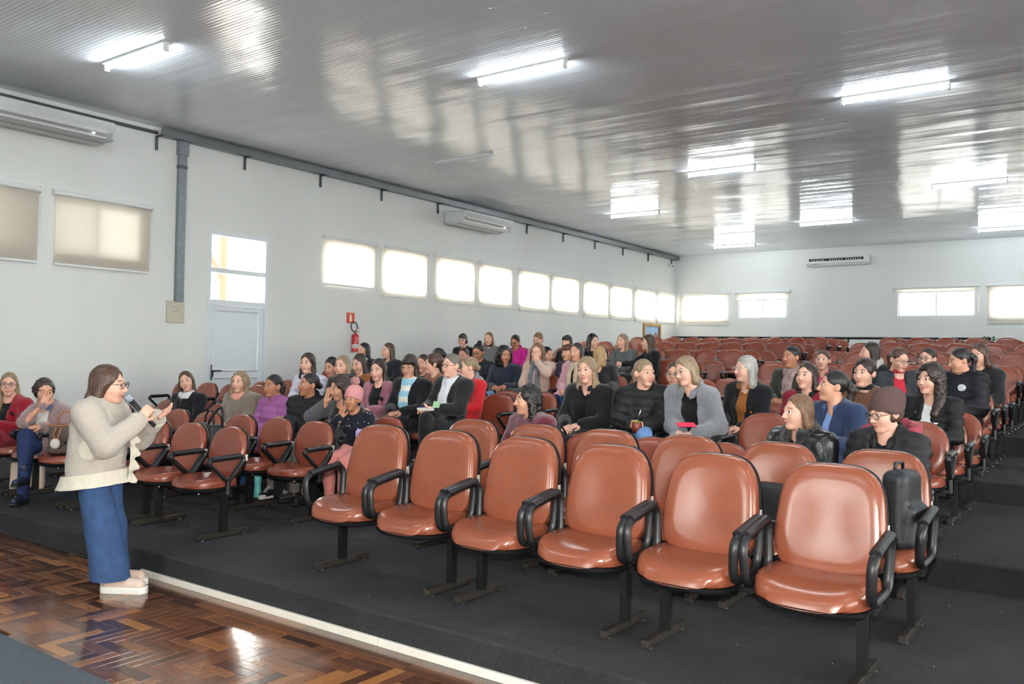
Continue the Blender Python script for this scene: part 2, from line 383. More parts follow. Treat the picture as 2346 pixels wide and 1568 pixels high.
def blind(axis, pos, a, b, zb, sgn, label, wavy=0):
    r = empty('roller_blind', (pos, (a+b)/2, zb) if axis == 'x' else ((a+b)/2, pos, zb), label=label, cat='blind', group='roller blinds')
    L = b-a
    def T(u, o, z): return (sgn*o, u, z) if axis == 'x' else (u, sgn*o, z)
    f = MB(); n = 8; rows = 6; H = ZR-.05-zb
    V = [T(-L/2+.025+(L-.05)*i/n, .045+wavy*math.sin(i*1.9+j*.8)*.008, H*j/rows) for j in range(rows+1) for i in range(n+1)]
    f.add(V, [(j*(n+1)+i, j*(n+1)+i+1, (j+1)*(n+1)+i+1, (j+1)*(n+1)+i) for j in range(rows) for i in range(n)])
    f.build('blind_fabric', m_blind, r, True)
    t = MB(); t.tube([T(-L/2, .045, ZR-zb-.02), T(L/2, .045, ZR-zb-.02)], .038, 12); autosmooth(t.build('roller_tube', m_white, r))
    MB().box(T(0, .045, .0), (.022, L-.05, .03) if axis == 'x' else (L-.05, .022, .03)).build('bottom_bar', m_white, r)
    for s in (-1, 1): MB().box(T(s*(L/2+.006), .03, ZR-zb-.02), (.07, .01, .09) if axis == 'x' else (.01, .07, .09)).build('end_bracket', m_white, r)
    c = MB(); c.tube([T(L/2-.01, .085, ZR-zb-.03), T(L/2-.01, .088, ZR-zb-.8)], .004, 6); c.build('pull_chain', m_white, r)
nm = ['nearest the stage on the left wall, cut by the picture edge', 'between the stage and the steel conduit', 'just after the white door', 'second after the white door', 'third after the white door', 'fourth after the white door', 'fifth after the white door', 'sixth after the white door', 'seventh after the white door', 'eighth after the white door', 'ninth after the white door', 'last of the left wall, in the far corner']
for (a, b, z), t in zip(LB, nm): blind('x', XL, a, b, z, 1, 'beige roller blind '+t, .6)
nb = ['fully lowered beside the corner', 'half raised beside the corner blind', 'almost fully raised right of the air conditioner', 'fully lowered at the picture edge', 'beyond the picture edge']
for (a, b, z), t in zip(BB, nb): blind('y', YB, a, b, z, -1, 'beige roller blind on the back wall, '+t)
# ------------------------------------------------------------------ white door with transom (left wall)
dr = empty('door_1'); tag(dr, 'white door with a two-pane transom in the left wall', kind='structure')
dx = XL-.05; m_door = M('door_enamel', (222, 228, 232), .28)
f = MB()
for y in (8.33, 9.47): f.box((dx, y, 1.98), (.12, .06, 3.24))
f.box((dx, 8.9, 3.57), (.12, 1.08, .06)).box((dx, 8.9, 2.96), (.1, 1.08, .075)).box((dx, 8.9, 2.43), (.12, 1.08, .085))
f.build('door_frame', m_door, dr)
lf = MB().box((dx-.01, 8.9, 1.375), (.045, 1.08, 2.02)).build('door_leaf', m_door, dr)
for z0, z1 in ((.46, 1.18), (1.30, 2.30)):
    mo = MB(); pts = [(dx+.016, 8.46, z0), (dx+.016, 9.34, z0), (dx+.016, 9.34, z1), (dx+.016, 8.46, z1)]
    mo.tube(pts, .022, 6, True); mo.build('panel_moulding', m_door, lf)
h = MB().box((dx+.02, 8.45, 1.27), (.012, .05, .26), ch=.003); h.tube([(dx+.02, 8.45, 1.30), (dx+.075, 8.45, 1.30), (dx+.08, 8.58, 1.30)], .011, 8)
autosmooth(h.build('door_handle', M('steel_handle', (90, 90, 92), .35, metal=.9), lf))
for c, d in ((2.475, 2.925), (3.0, 3.54)): MB().box((dx-.01, 8.9, (c+d)/2), (.005, 1.08, d-c)).build('pane', m_pane, dr)
# ------------------------------------------------------------------ covered porch outside the door
m_pw = M('porch_timber', (104, 66, 46), .7, var=.15, vs=6); m_pr = M('porch_roof_boards', (120, 90, 70), .8, var=.1, vs=4)
tag(MB().box((-2.5, 11, -.35), (120, 120, .2)).build('ground', M('pale_concrete', (226, 224, 220), .9)), 'pale paved ground outside', kind='structure')
pr = empty('roof'); tag(pr, 'porch roof outside the white door', kind='structure')
MB().box((XL-2.0, 5.4, 4.55), (3.6, 11.2, .08)).build('roof_deck', m_pr, pr)
for y in (1.5, 3.6, 5.6, 7.6, 9.2, 10.8): MB().box((XL-2.0, y, 4.42), (3.6, .1, .18)).build('rafter', m_pw, pr)
for y in (2.0, 6.4, 10.95):
    MB().box((XL-3.4, y, 2.1), (.16, .16, 4.4)).build('post', m_pw, pr)
    b_ = MB(); b_.tube([(XL-3.4, y, 3.2), (XL-2.6, y-1.5, 4.4)], .09, 6); b_.build('brace', m_pw, pr)
MB().box((XL-3.4, 5.4, 4.3), (.14, 11.2, .2)).build('eave_beam', m_pw, pr)
tag(MB().box((XL-1.9, 2.9, 2.2), (.3, 9.8, 4.6)).build('wall_neighbour', M('neighbour_render', (204, 203, 199), .9)), 'shaded wall of the neighbouring building', kind='structure')
sky_block = empty('roof'); tag(sky_block, 'unseen roof added outside the right wall to block sky light', kind='structure')  # made-up roof: hides the sky from the right windows, leaving ground bounce
MB().box((XR+2.4, (YF+YB)/2, 4.25), (4.5, YB-YF, .12)).build('sky_block_deck', m_pr, sky_block)
for y in (-4, 2, 8, 14, 20, 26): MB().box((XR+4.4, y, 1.95), (.16, .16, 4.5)).build('sky_block_post', m_pw, sky_block)
# ------------------------------------------------------------------ cable tray, conduit, box
tray = empty('cable_tray', (XL, 7.3, 4.93), label='galvanised perforated cable tray along the top of the left wall', cat='cable tray')
MB().box((.075, 9.4, .005), (.15, 18.75, .004)).build('tray_base', m_galv, tray)
def tray_side_mat():
    m = M('perforated_steel', (150, 154, 156), .45, metal=.6); nt = m.node_tree; b = nt.nodes['Principled BSDF']
    tc = nt.nodes.new('ShaderNodeTexCoord'); mp = nt.nodes.new('ShaderNodeMapping'); mp.inputs['Scale'].default_value = (1, 46, 52); nt.links.new(tc.outputs['Object'], mp.inputs[0])
    ck = nt.nodes.new('ShaderNodeTexChecker'); ck.inputs['Scale'].default_value = 1; ck.inputs[1].default_value = (*lin((150, 154, 156)), 1); ck.inputs[2].default_value = (*lin((96, 100, 102)), 1)
    nt.links.new(mp.outputs[0], ck.inputs[0]); nt.links.new(ck.outputs[0], b.inputs['Base Color']); return m
MB().box((.152, 9.4, .05), (.004, 18.75, .1)).build('tray_side', tray_side_mat(), tray)
MB().box((.155, 9.4, .103), (.03, 18.75, .008)).build('tray_lip', m_galv, tray)
for y in (7.33, 8.95, 10.63, 12.23, 13.96, 17.36, 19.06, 20.74, 22.39, 24.05, 25.74):
    b = MB().box((.02, y-7.3, -.11), (.03, .035, .22)); b.box((.09, y-7.3, -.012), (.17, .035, .02)); b.build('wall_bracket', m_galv_d, tray)
cl = empty('conduit', (XL, 7.76, 2.4), label='galvanised vertical conduit dropping from the cable tray to a junction box', cat='conduit')
MB().box((.045, 0, 1.24), (.07, .13, 2.5)).build('conduit_body', m_galv, cl)
MB().box((.055, 0, 2.42), (.09, .17, .22)).build('conduit_elbow', m_galv, cl)
MB().box((.045, 0, 2.12), (.078, .14, .05)).build('conduit_joint', m_galv_d, cl)
jb = empty('junction_box', (XL, 7.72, 2.06), label='beige junction box cover below the steel conduit with handwriting on it', cat='box')
m_jb = M('beige_plastic', (192, 188, 170), .6)
MB().box((.02, 0, .17), (.04, .30, .34), ch=.004).build('box_cover', m_jb, jb)
sc = MB()
for k, (y, z, n_) in enumerate(((-.07, .235, 5), (-.06, .18, 6))):
    sc.tube([(.041, y+.022*i, z+.014*((i % 2)-.5)) for i in range(n_)], .0025, 4)
sc.build('handwriting', M('pencil', (130, 130, 128), .8), jb)
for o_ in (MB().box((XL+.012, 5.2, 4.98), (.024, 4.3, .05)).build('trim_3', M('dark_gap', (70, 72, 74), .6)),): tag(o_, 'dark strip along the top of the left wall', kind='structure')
# ------------------------------------------------------------------ air conditioners
m_acw = M('aircon_white', (224, 226, 222), .35); m_ac_shade = M('aircon_shaded_casing', (204, 207, 209), .4); m_dark = M('dark_slot', (30, 34, 44), .6)  # units are white; the belly's shading is mixed into the greyer casing colour
def aircon(axis, loc, L, label, dep=.6, hgt=.24, grille=False):
    r = empty('air_conditioner', loc, 0 if axis == 'x' else -math.pi/2, label, 'air conditioner')
    # local: wall plane at x=0, unit sticks out to +x, length along y; floor-ceiling type unit hung below the ceiling
    prof = [(0, .30), (dep, .27), (dep+.005, .23), (dep-.01, .19), (dep-.05, .13), (dep-.12, .07), (dep-.22, .025), (.24, 0), (.1, .0), (0, .03)] if not grille else [(0, .28), (.18, .28), (.21, .2), (.21, .08), (.15, .0), (0, .0)]
    b = MB(); b.rings([[(x, y, z) for x, z in prof] for y in (-L/2, L/2)]); b.build('casing', m_acw if grille else m_ac_shade, r)
    if grille:
        MB().box((.205, -.02, .175), (.02, L-.22, .075)).build('outlet_slot', m_dark, r)
        for i in range(22):
            y = -L/2+.18+i*(L-.4)/21
            if i in (6, 7, 14): continue
            MB().box((.212, y, .165), (.012, .02, .05)).build('louvre', m_acw, r)
        MB().box((.213, -L/2+.28, .055), (.004, .14, .02)).build('badge', M('badge_blue', (120, 140, 160), .5), r)
        MB().box((.105, L/2+.01, .14), (.19, .05, .27), ch=.02).build('end_cap', m_acw, r)
    else:
        MB().box((dep-.035, -.02, .135), (.02, L-.16, .10), Matrix.Rotation(R(-35), 3, 'Y')).build('flap', M('aircon_flap', (212, 212, 210), .3), r)
        MB().box((dep-.10, -.02, .058), (.012, L-.1, .014)).build('front_edge', m_white, r)
        for s in (-1, 1): MB().box((.28, s*(L/2+.012), .15), (.5, .024, .24), ch=.01).build('end_cap', m_ac_shade, r)
        MB().box((.2, 0, .012), (.3, L-.1, .006)).build('bottom_grille', M('grille_grey', (160, 158, 152), .6), r)
        MB().sphere((dep-.07, L/2-.26, .09), .02).build('indicator', M('indicator_light', (235, 240, 255), .2, emit=1.5), r)
aircon('x', (XL+.03, 5.3, 4.54), 2.1, 'large white ceiling air conditioner above the blinds nearest the stage', .55)
aircon('x', (XL+.03, 15.05, 4.50), 1.75, 'white wall air conditioner above the middle of the blind row', .62)
aircon('y', (-6.9, YB, 4.52), 1.78, 'white split air conditioner with open louvres on the back wall', grille=True)
# ------------------------------------------------------------------ ceiling tube lights (checkerboard of fittings)
m_tube = bpy.data.materials.new('tube_glow'); m_tube.use_nodes = True; _b = m_tube.node_tree.nodes['Principled BSDF']
_b.inputs['Base Color'].default_value = (.9, .95, 1, 1); _b.inputs['Emission Color'].default_value = (.86, .95, 1, 1); _b.inputs['Emission Strength'].default_value = TUBE_EMIT
m_tube_off = M('tube_unlit', (206, 208, 208), .3)
def tube_light(x, y, label, lit=True):
    r = empty('ceiling_tube_light', (x, y, ZC), label=label, cat='ceiling light', group='ceiling tube lights')
    L = 1.26
    MB().box((0, 0, -.012), (L, .11 if lit else .05, .024)).build('mounting_base', m_white, r)
    t = MB(); t.tube([(-L/2+.02, 0, -.052 if lit else -.035), (L/2-.02, 0, -.052 if lit else -.035)], .032 if lit else .014, 10)
    t.build('diffuser', m_tube if lit else m_tube_off, r)
    for s in (-1, 1): MB().box((s*(L/2-.008), 0, -.05 if lit else -.03), (.022, .06 if lit else .05, .1 if lit else .05)).build('end_cap', m_white, r)
LX = [-9.33, -5.87, -2.35, 1.15, 4.65]; LY = [5.35, 8.22, 11.38, 14.45, 17.78, 21.1, 24.1]
dsc = {(0, 0): 'lit tube light nearest the left wall, over the first rows', (1, 1): 'lit tube light above the left block, upper middle of the ceiling', (2, 2): 'lit tube light over the centre aisle end, upper right of the ceiling', (0, 2): 'unlit thin tube light between the second and third lit rows', (1, 3): 'lit tube light in the middle of the ceiling', (0, 4): 'lit tube light near the left wall above the farther blinds', (2, 4): 'lit tube light far along the right side of the ceiling', (1, 5): 'lit tube light in front of the back wall air conditioner', (0, 6): 'lit tube light in the far corner', (2, 6): 'lit tube light by the back wall at the picture edge'}
for j, y in enumerate(LY):
    for i, x in enumerate(LX):
        if (i+j) % 2: continue
        tube_light(x, y, dsc.get((i, j), 'lit ceiling tube light right of the picture, %s column, %s cross row' % (('fourth', 'fifth', 'third')[i-3], ('first', 'second', 'third', 'fourth', 'fifth', 'sixth', 'seventh')[j])), (i, j) != (0, 2))
# lights over the stage behind the camera
for x, y, w_ in ((-5.87, 1.5, 'left front'), (1.15, 1.5, 'right front'), (-9.33, -1.6, 'far left'), (-2.35, -1.6, 'middle'), (4.65, -1.6, 'far right')): tube_light(x, y, 'lit ceiling tube light over the stage, %s one' % w_)
# ------------------------------------------------------------------ chairs
def vinyl(name, col, rough):
    return M(name, col, rough, spec=.55, var=.05, vs=7, bump=.05, bs=260, coat=.06)
m_vin = vinyl('rust_vinyl', (134, 73, 50), .23)
m_vin2 = vinyl('brown_vinyl', (132, 66, 48), .27)
m_blk = M('black_plastic', (30, 30, 32), .38, spec=.5, bump=.06, bs=300)
m_steel = M('black_steel', (26, 25, 25), .45, metal=.3, var=.3, vs=18)
m_foot = M('worn_black_steel', (48, 43, 38), .55, metal=.3, var=.4, vs=14)
m_chrome = M('zinc_bolt', (190, 190, 190), .3, metal=1)
m_tagw = M('white_label', (205, 200, 192), .6)
def outline(a, b, n, taper, N=44, bot=0):
    out = []
    for k in range(N):
        t = 2*math.pi*k/N; c, s = math.cos(t), math.sin(t)
        x = a*math.copysign(abs(c)**(2/n), c); z = b*math.copysign(abs(s)**(2/n), s); v = z/b
        out.append((x*(1-taper*v), z+bot*(1-(x/a)**2)*(v < 0)))
    return out
def cushion(ol, prof, tf):
    """prof: list of (scale, depth); tf maps (u, v, depth) to xyz"""
    rs = [[tf(u*s, v*s, d) for u, v in ol] for s, d in prof]
    mb = MB(); mb.rings(rs, cap=True); return mb
RECL = R(11)
def back_tf(y0, z0, hc):
    def tf(u, v, d):   # d positive towards the sitter (-y)
        y = -d; z = v+hc
        curve = .035*((u/.25)**2)          # wraps round the sitter
        y -= curve*.5
        return (u, y0+y*math.cos(RECL)+z*math.sin(RECL), z0-(-d)*0+z*math.cos(RECL)+(-y)*0*math.sin(RECL)+d*math.sin(RECL)*.6)
    return tf
def seat_tf(yc, z0, dish=.012, drop=.03, dep=.23):
    def tf(u, v, d):
        f = max(0, -v/dep)                 # towards the front
        return (u, yc+v, z0+d+(dish*((u/.22)**2)-drop*f**3)*(d > .02))
    return tf
def make_chair_meshes(big):
    vin = m_vin if big else m_vin2; P = {}
    if big:
        so = outline(.255, .235, 3.3, -.04); sp = [(.90, 0), (1, .012), (1.015, .05), (.985, .082), (.9, .098), (.7, .098), (.35, .094), (.05, .092)]
        st = seat_tf(-.075, .365, .014, .05); bo = outline(.25, .262, 3.5, .085, bot=-.012)
        bp = [(.95, 0), (1, .012), (1.012, .04), (.985, .068), (.9, .082), (.7, .086), (.35, .082), (.05, .080)]; bt = back_tf(.135, .43, .262); bh = .262
    else:
        so = outline(.225, .215, 2.7, -.05); sp = [(.90, 0), (1, .01), (1.01, .035), (.98, .058), (.9, .07), (.7, .071), (.35, .066), (.05, .064)]
        st = seat_tf(-.06, .385, .012, .03); bo = outline(.222, .205, 2.45, -.02, bot=-.004)
        bp = [(.95, 0), (1, .01), (1.01, .03), (.98, .05), (.9, .062), (.7, .066), (.35, .063), (.05, .062)]; bt = back_tf(.145, .425, .205); bh = .205
    P['seat'] = (cushion(so, sp, st), vin, 1)
    P['backrest'] = (cushion(bo, bp, bt), vin, 1)
    P['seat_pan'] = (cushion(so, [(.6, -.028), (.93, -.026), (1.0, -.012), (1.018, .004), (.9, .006)], st), m_blk, 1)
    P['back_shell'] = (cushion(bo, [(.6, -.03), (.9, -.026), (1.01, -.012), (1.03, .006), (.93, .008)], bt), m_blk, 1)
    br = MB(); y0 = .15; br.box((0, y0+.03, .40), (.075, .014, .20), Matrix.Rotation(-RECL, 3, 'X')); br.box((0, .06, .348), (.06, .22, .022)); P['back_bracket'] = (br, m_blk, 0)
    lb = MB(); q = bt(.99*bo[0][0], -.02, .004); lb.box((q[0]+.008, q[1], q[2]), (.004, .022, .05)); P['size_label'] = (lb, m_tagw, 0)
    bl = MB(); 
    for x in (-.15, .15): bl.sphere((x, -.20, .352), .009, 8)
    P['bolt'] = (bl, m_chrome, 1)
    def arm(s):
        a = MB(); x = s*(.272 if big else .252)
        if big:
            pts = arc([(x, -.235, .405), (x+s*.012, -.262, .612), (x+s*.012, .085, .672), (x, .065, .415)], .075, 5)
            a.tube(pts, .0185, 8, True, sx=1.25)
            pad = [(x+s*.012, -.215, .630), (x+s*.012, -.06, .656), (x+s*.012, .045, .672)]; a.tube(arc(pad, .05, 3, False), .021, 8, sx=1.3)
            a.box((x-s*.03, -.08, .372), (.07, .05, .02))
        else:
            pts = arc([(x, -.015, .43), (x+s*.008, -.215, .612), (x+s*.008, .135, .622)], .055, 5)
            a.tube(pts, .0165, 8, True, sx=1.25); a.tube([(x, -.015, .34), (x, -.015, .46)], .021, 8)
            a.tube([(x+s*.008, -.17, .622), (x+s*.008, .09, .630)], .019, 8, sx=1.35)
            a.box((x-s*.03, -.015, .355), (.07, .05, .02))
        return a
    P['armrest'] = [(arm(-1), m_blk, 1), (arm(1), m_blk, 1)]
    out = []
    for n, it in P.items():
        for mb, mt, sm in (it if isinstance(it, list) else [it]):
            me = mb.mesh(n, mt, bool(sm))
            if sm:
                try: me.set_sharp_from_angle(angle=R(50))
                except Exception: pass
            out.append((n, me))
    return out
CH = {True: make_chair_meshes(True), False: make_chair_meshes(False)}
def chair(x, y, z, big, label, group, rz=0):
    r = empty('auditorium_chair', (x, y, z), rz, label, 'chair', group)
    for n, me in CH[big]: link(n, me, None, r)
    return r
def frame_meshes(L):
    b = MB().box((0, 0, .335), (L, .055, .035)).mesh('beam', m_steel)
    lg = MB().box((0, 0, .18), (.042, .05, .28)).mesh('leg', m_steel)
    ft = MB().box((0, 0, .026), (.042, .47, .038), ch=.003).mesh('foot', m_foot)
    gl = MB()
    for s in (-1, 1): gl.lathe([(.014, 0), (.014, .006), (.006, .008)], 8, (.012, s*.19, 0))
    return b, lg, ft, gl.mesh('glide', m_chrome)
FM = {}
def seat_frame(x, y, z, L, label, off):
    if L not in FM: FM[L] = frame_meshes(L)
    b, lg, ft, gl = FM[L]
    r = empty('bench_support', (x, y, z), 0, label, 'seat support', 'black steel supports under the chairs'); r['kind'] = 'thing'
    link('beam', b, None, r)
    for s in (-1, 1):
        for n, me in (('leg', lg), ('foot', ft), ('glide', gl)): o = link(n, me, None, r); o.location.x = s*off
ORD = ['first', 'second', 'third', 'fourth', 'fifth', 'sixth', 'seventh', 'eighth', 'ninth', 'tenth', 'eleventh', 'twelfth', 'thirteenth', 'fourteenth', 'fifteenth', 'sixteenth', 'seventeenth', 'eighteenth', 'nineteenth', 'twentieth', 'twenty-first']
# seats that stand wholly behind others are left out
HIDDEN = {(int(q.split(':')[0][:-1]), q.split(':')[0][-1], int(c)) for q in '10l:69 11c:13 11l:23456789 12c:12 12l:123456789 13l:68 14c:0 14l:56789 15c:02 15l:6789 17c:0 17l:9 18c:02 18l:12347 19c:0 20c:0 20l:9 21c:0 21l:12345678 6c:125 6l:45678 7l:8 8l:346789 9c:1234 9l:23456789'.split() for c in q.split(':')[1]}
SEATS = {}
def lay_row(r, block, xs, big):
    y, z = row_pos(r)
    side = 'centre block' if block == 'c' else 'left block'
    for i, x in enumerate(xs):
        if (r, block, i) in HIDDEN: continue
        if big: lb = 'high-backed rust vinyl chair, %s from the right aisle, %s row, centre block' % (ORD[i], ORD[r-1])
        else: lb = 'round-backed brown chair, %s from the %s aisle, %s row, %s' % (ORD[i], 'right' if block == 'c' else 'middle', ORD[r-1], side)
        c = chair(x, y, z, big, lb, ('high-backed front chairs' if big else 'brown auditorium chairs'), R(random.uniform(-1.5, 1.5)))
        SEATS[(r, block, i)] = c
    for i in range(0, len(xs), 2):
        if all((r, block, j) in HIDDEN for j in (i, i+1)): continue
        b = xs[min(i+1, len(xs)-1)]; a = xs[i]; n = 2 if i+1 < len(xs) else 1
        L = 1.10 if big else 1.02
        seat_frame((a+b)/2, y, z, L, 'black steel support under chairs %s and %s from aisle, %s row, %s' % (ORD[i], ORD[i+1] if n == 2 else ORD[i], ORD[r-1], side), .485 if big else .44)
for r in range(1, 22):
    if r == 1: lay_row(r, 'c', [-1.13-.602*i for i in range(6)], True)
    elif r == 2: lay_row(r, 'c', [-1.10-.59*i for i in range(6)], True)
    else: lay_row(r, 'c', [-1.25-.575*i-.012*max(0, r-6) for i in range(6)], False)
    nl = {1: 8, 2: 8, 3: 8}.get(r, 10)
    lay_row(r, 'l', [-5.83-.535*i for i in range(nl)], False)
# ------------------------------------------------------------------ people
def f_head(P):
    x, y, z = P; ax = np.abs(x); Q = (ax, y, z)
    d = s_ell(P, (0, .016, .036), (.073, .092, .086))
    d = smin(d, s_ell(P, (0, -.03, -.036), (.057, .060, .078)), .045)
    d = smin(d, s_cone(Q, (0, -.068, -.097), (.012, -.064, -.097), .019, .016), .03)
    d = smin(d, s_ell(Q, (.036, -.058, -.03), (.026, .026, .028)), .03)
    d = smin(d, s_cone(Q, (0, -.082, .026), (.04, -.068, .026), .010, .010), .022)
    d = smax(d, -s_ell(Q, (.032, -.104, .006), (.0205, .020, .0088)), .010)
    d = smin(d, s_cone(P, (0, -.088, .014), (0, -.111, -.028), .0075, .0105), .014)
    d = smin(d, s_cone(Q, (0, -.108, -.031), (.011, -.1, -.034), .009, .008), .008)
    W = (x, y, z-7*ax*ax)
    d = smin(d, s_ell(W, (0, -.089, -.0600), (.0245, .010, .0048)), .006)
    d = smin(d, s_ell(W, (0, -.087, -.0712), (.021, .011, .0058)), .006)
    d = np.maximum(d, -s_ell(W, (0, -.104, -.0655), (.024, .009, .0016)))
    e = s_ell((ax-.5*(y-.012), y, z), (.077, .014, -.003), (.009, .021, .031)); d = smin(d, e, .008)
    d = smin(d, s_cone(P, (0, .018, -.06), (0, .05, -.23), .05, .056), .03)
    return d
def eyes():
    V = []; Q = []; I = []
    for s in (-1, 1):
        mb = MB(); n = 12; b = len(V)
        rs = []
        for i in range(0, 8):
            t = math.pi*(i+.001)/8*.62; rs.append([(s*.032+.0118*math.sin(t)*math.cos(2*math.pi*k/n), -.0775-.0118*math.cos(t), .006+.0118*math.sin(t)*math.sin(2*math.pi*k/n)) for k in range(n)])
        for r in rs: V += r
        for i in range(7):
            for j in range(n): Q.append((b+i*n+j, b+i*n+(j+1) % n, b+(i+1)*n+(j+1) % n, b+(i+1)*n+j)); I.append(4 if i < 3 else 3)
    return np.array(V, np.float32), np.array(Q), np.array(I)
EY = eyes()
def head_template(h):
    V, Q = snet(f_head, (-.1, -.13, -.25), (.1, .125, .135), h)
    c = V[Q].mean(1); ax = np.abs(c[:, 0]); I = np.zeros(len(Q), int)
    lip = (c[:, 1] < -.074) & (ax < .0245) & (np.abs(c[:, 2]-7*ax*ax+.0655) < .0108-.0078*(ax/.0245)**2); I[lip] = 1
    arch = np.where(ax < .036, .0345+.10*(ax-.036), .0345-.32*(ax-.036))
    brow = (c[:, 1] < -.05) & (ax > .0150) & (ax < .052) & (np.abs(c[:, 2]-arch) < .0034); I[brow] = 2
    lid = (c[:, 1] < -.055) & (ax > .0165) & (ax < .048) & (np.abs(c[:, 2]-(.0148-.0055*((ax-.032)/.015)**2)) < .0020); I[lid] = 5
    Vn = np.concatenate([V, EY[0]]); Qn = np.concatenate([Q, EY[1]+len(V)]); return Vn, Qn, np.concatenate([I, EY[2]])
HEADS = {'near': head_template(.0052), 'far': head_template(.0080)}
def hand_template(curl, spread, h=.0056, thumb=0.0):
    def f(P):
        d = s_box(P, (.043, 0, 0), (.046, .037, .013), .012)
        for i, (y, L) in enumerate(((.029, .066), (.0095, .074), (-.0105, .069), (-.029, .054))):
            p = np.array([.082, y, .001]); a = 0.0; sp = spread*(1.5-i)*.12; g = None
            for k, fr in enumerate((.45, .31, .24)):
                a += curl*(.8 if k == 0 else 1.15); q = p+L*fr*np.array([math.cos(a)*math.cos(sp), math.cos(a)*math.sin(sp), -math.sin(a)])
                c = s_cone(P, p, q, .0092-.0009*k, .0084-.0009*k); g = c if g is None else smin(g, c, .004); p = q
            d = smin(d, g, .007) if i == 0 else smin(d, g, .005)
        a = np.array([.012, .028, -.004]); b = np.array([.045, .056, -.012-thumb*.03]); c = np.array([.075, .058-thumb*.02, -.018-thumb*.05])
        d = smin(d, smin(s_cone(P, a, b, .015, .0108), s_cone(P, b, c, .0105, .0085), .006), .012)
        d = smin(d, s_cone(P, (-.05, 0, 0), (.01, 0, 0), .025, .026), .02)
        return d
    return snet(f, (-.075, -.075, -.11), (.185, .095, .045), h)
HANDS = {'relax': hand_template(.38, .3), 'flat': hand_template(.10, 1.0), 'grip': hand_template(.95, .1, thumb=.8), 'open': hand_template(.18, 1.3)}
SKIN = {'L': ((222, 172, 150), (196, 122, 114)), 'M': ((206, 152, 126), (176, 108, 98)), 'T': ((176, 120, 92), (150, 90, 78)), 'D': ((124, 82, 62), (112, 66, 58))}
HAIR = {'blk': (26, 21, 20), 'dbr': (46, 32, 26), 'br': (74, 50, 37), 'lbr': (112, 82, 58), 'bld': (168, 134, 92), 'ash': (138, 116, 90), 'slv': (164, 162, 156), 'red': (86, 46, 34), 'gry': (104, 98, 90)}
m_eyew = M('eye_white', (226, 222, 216), .25); m_iris = M('iris', (38, 26, 20), .15); 
def skin_mats(k, hair):
    a, b = SKIN[k]
    return [M('skin_'+k, a, .48, spec=.4, var=.04, vs=30), M('lips_'+k, b, .4), M('brow_'+hair+k, tuple(int(v*.62+w*.30) for v, w in zip(HAIR[hair], a)), .7), m_eyew, m_iris, M('lash', (30, 22, 20), .6)]
def hair_mat(k):
    m = M('hair_'+k, HAIR[k], .42, spec=.5, var=.35, vs=9, stretch=(9, 9, .9), bump=.45, bs=12)
    return m
def cloth_mat(kind, col):
    n = '%s_%d_%d_%d' % ((kind,)+tuple(col))
    if kind == 'puffer': return M(n, col, .62, spec=.3, var=.05, vs=20, bump=.15, bs=40)
    if kind == 'leather': return M(n, col, .28, spec=.55, bump=.3, bs=25)
    if kind == 'teddy': return M(n, col, .95, spec=.1, var=.16, vs=90, bump=1.0, bs=120, sheen=.6)
    if kind == 'knit': return M(n, col, .9, spec=.15, var=.10, vs=110, bump=.8, bs=150, sheen=.3)
    if kind == 'fur': return M(n, col, .95, spec=.1, var=.35, vs=150, bump=1.0, bs=220, sheen=.4)
    if kind == 'denim': return M(n, col, .85, spec=.2, var=.16, vs=18, bump=.3, bs=160)
    return M(n, col, .82, spec=.2, var=.07, vs=40, bump=.35, bs=110, sheen=.2)
def ik(S, W, l1, l2, pole):
    S = np.array(S, float); W = np.array(W, float); d = W-S; L = np.linalg.norm(d)
    if L > l1+l2-.004: W = S+d/L*(l1+l2-.004); d = W-S; L = np.linalg.norm(d)
    a = (l1*l1-l2*l2+L*L)/(2*L); h = math.sqrt(max(0, l1*l1-a*a)); u = d/L
    p = np.array(pole, float); p = p-u*(p@u); p /= np.linalg.norm(p)+1e-9
    return S+u*a+p*h, W
def place_hand(kind, W, direction, palm, s, sc=.95):
    """direction: wrist->finger tips, palm: way the palm faces; s=-1 right hand, +1 left hand"""
    V, Q = HANDS[kind]; e0 = np.array(direction, float); e0 /= np.linalg.norm(e0); n = -np.array(palm, float); n -= e0*(n@e0); n /= np.linalg.norm(n)
    e1 = np.cross(n, e0)*1.0
    V = V.copy()
    if s < 0: V[:, 1] *= -1; Q = Q[:, ::-1]
    B = np.stack([e0, e1*1.0, n], 1).astype(np.float32)
    if np.linalg.det(B) < 0: Q = Q[:, ::-1]
    return (V*sc) @ B.T+np.array(W, np.float32), Q
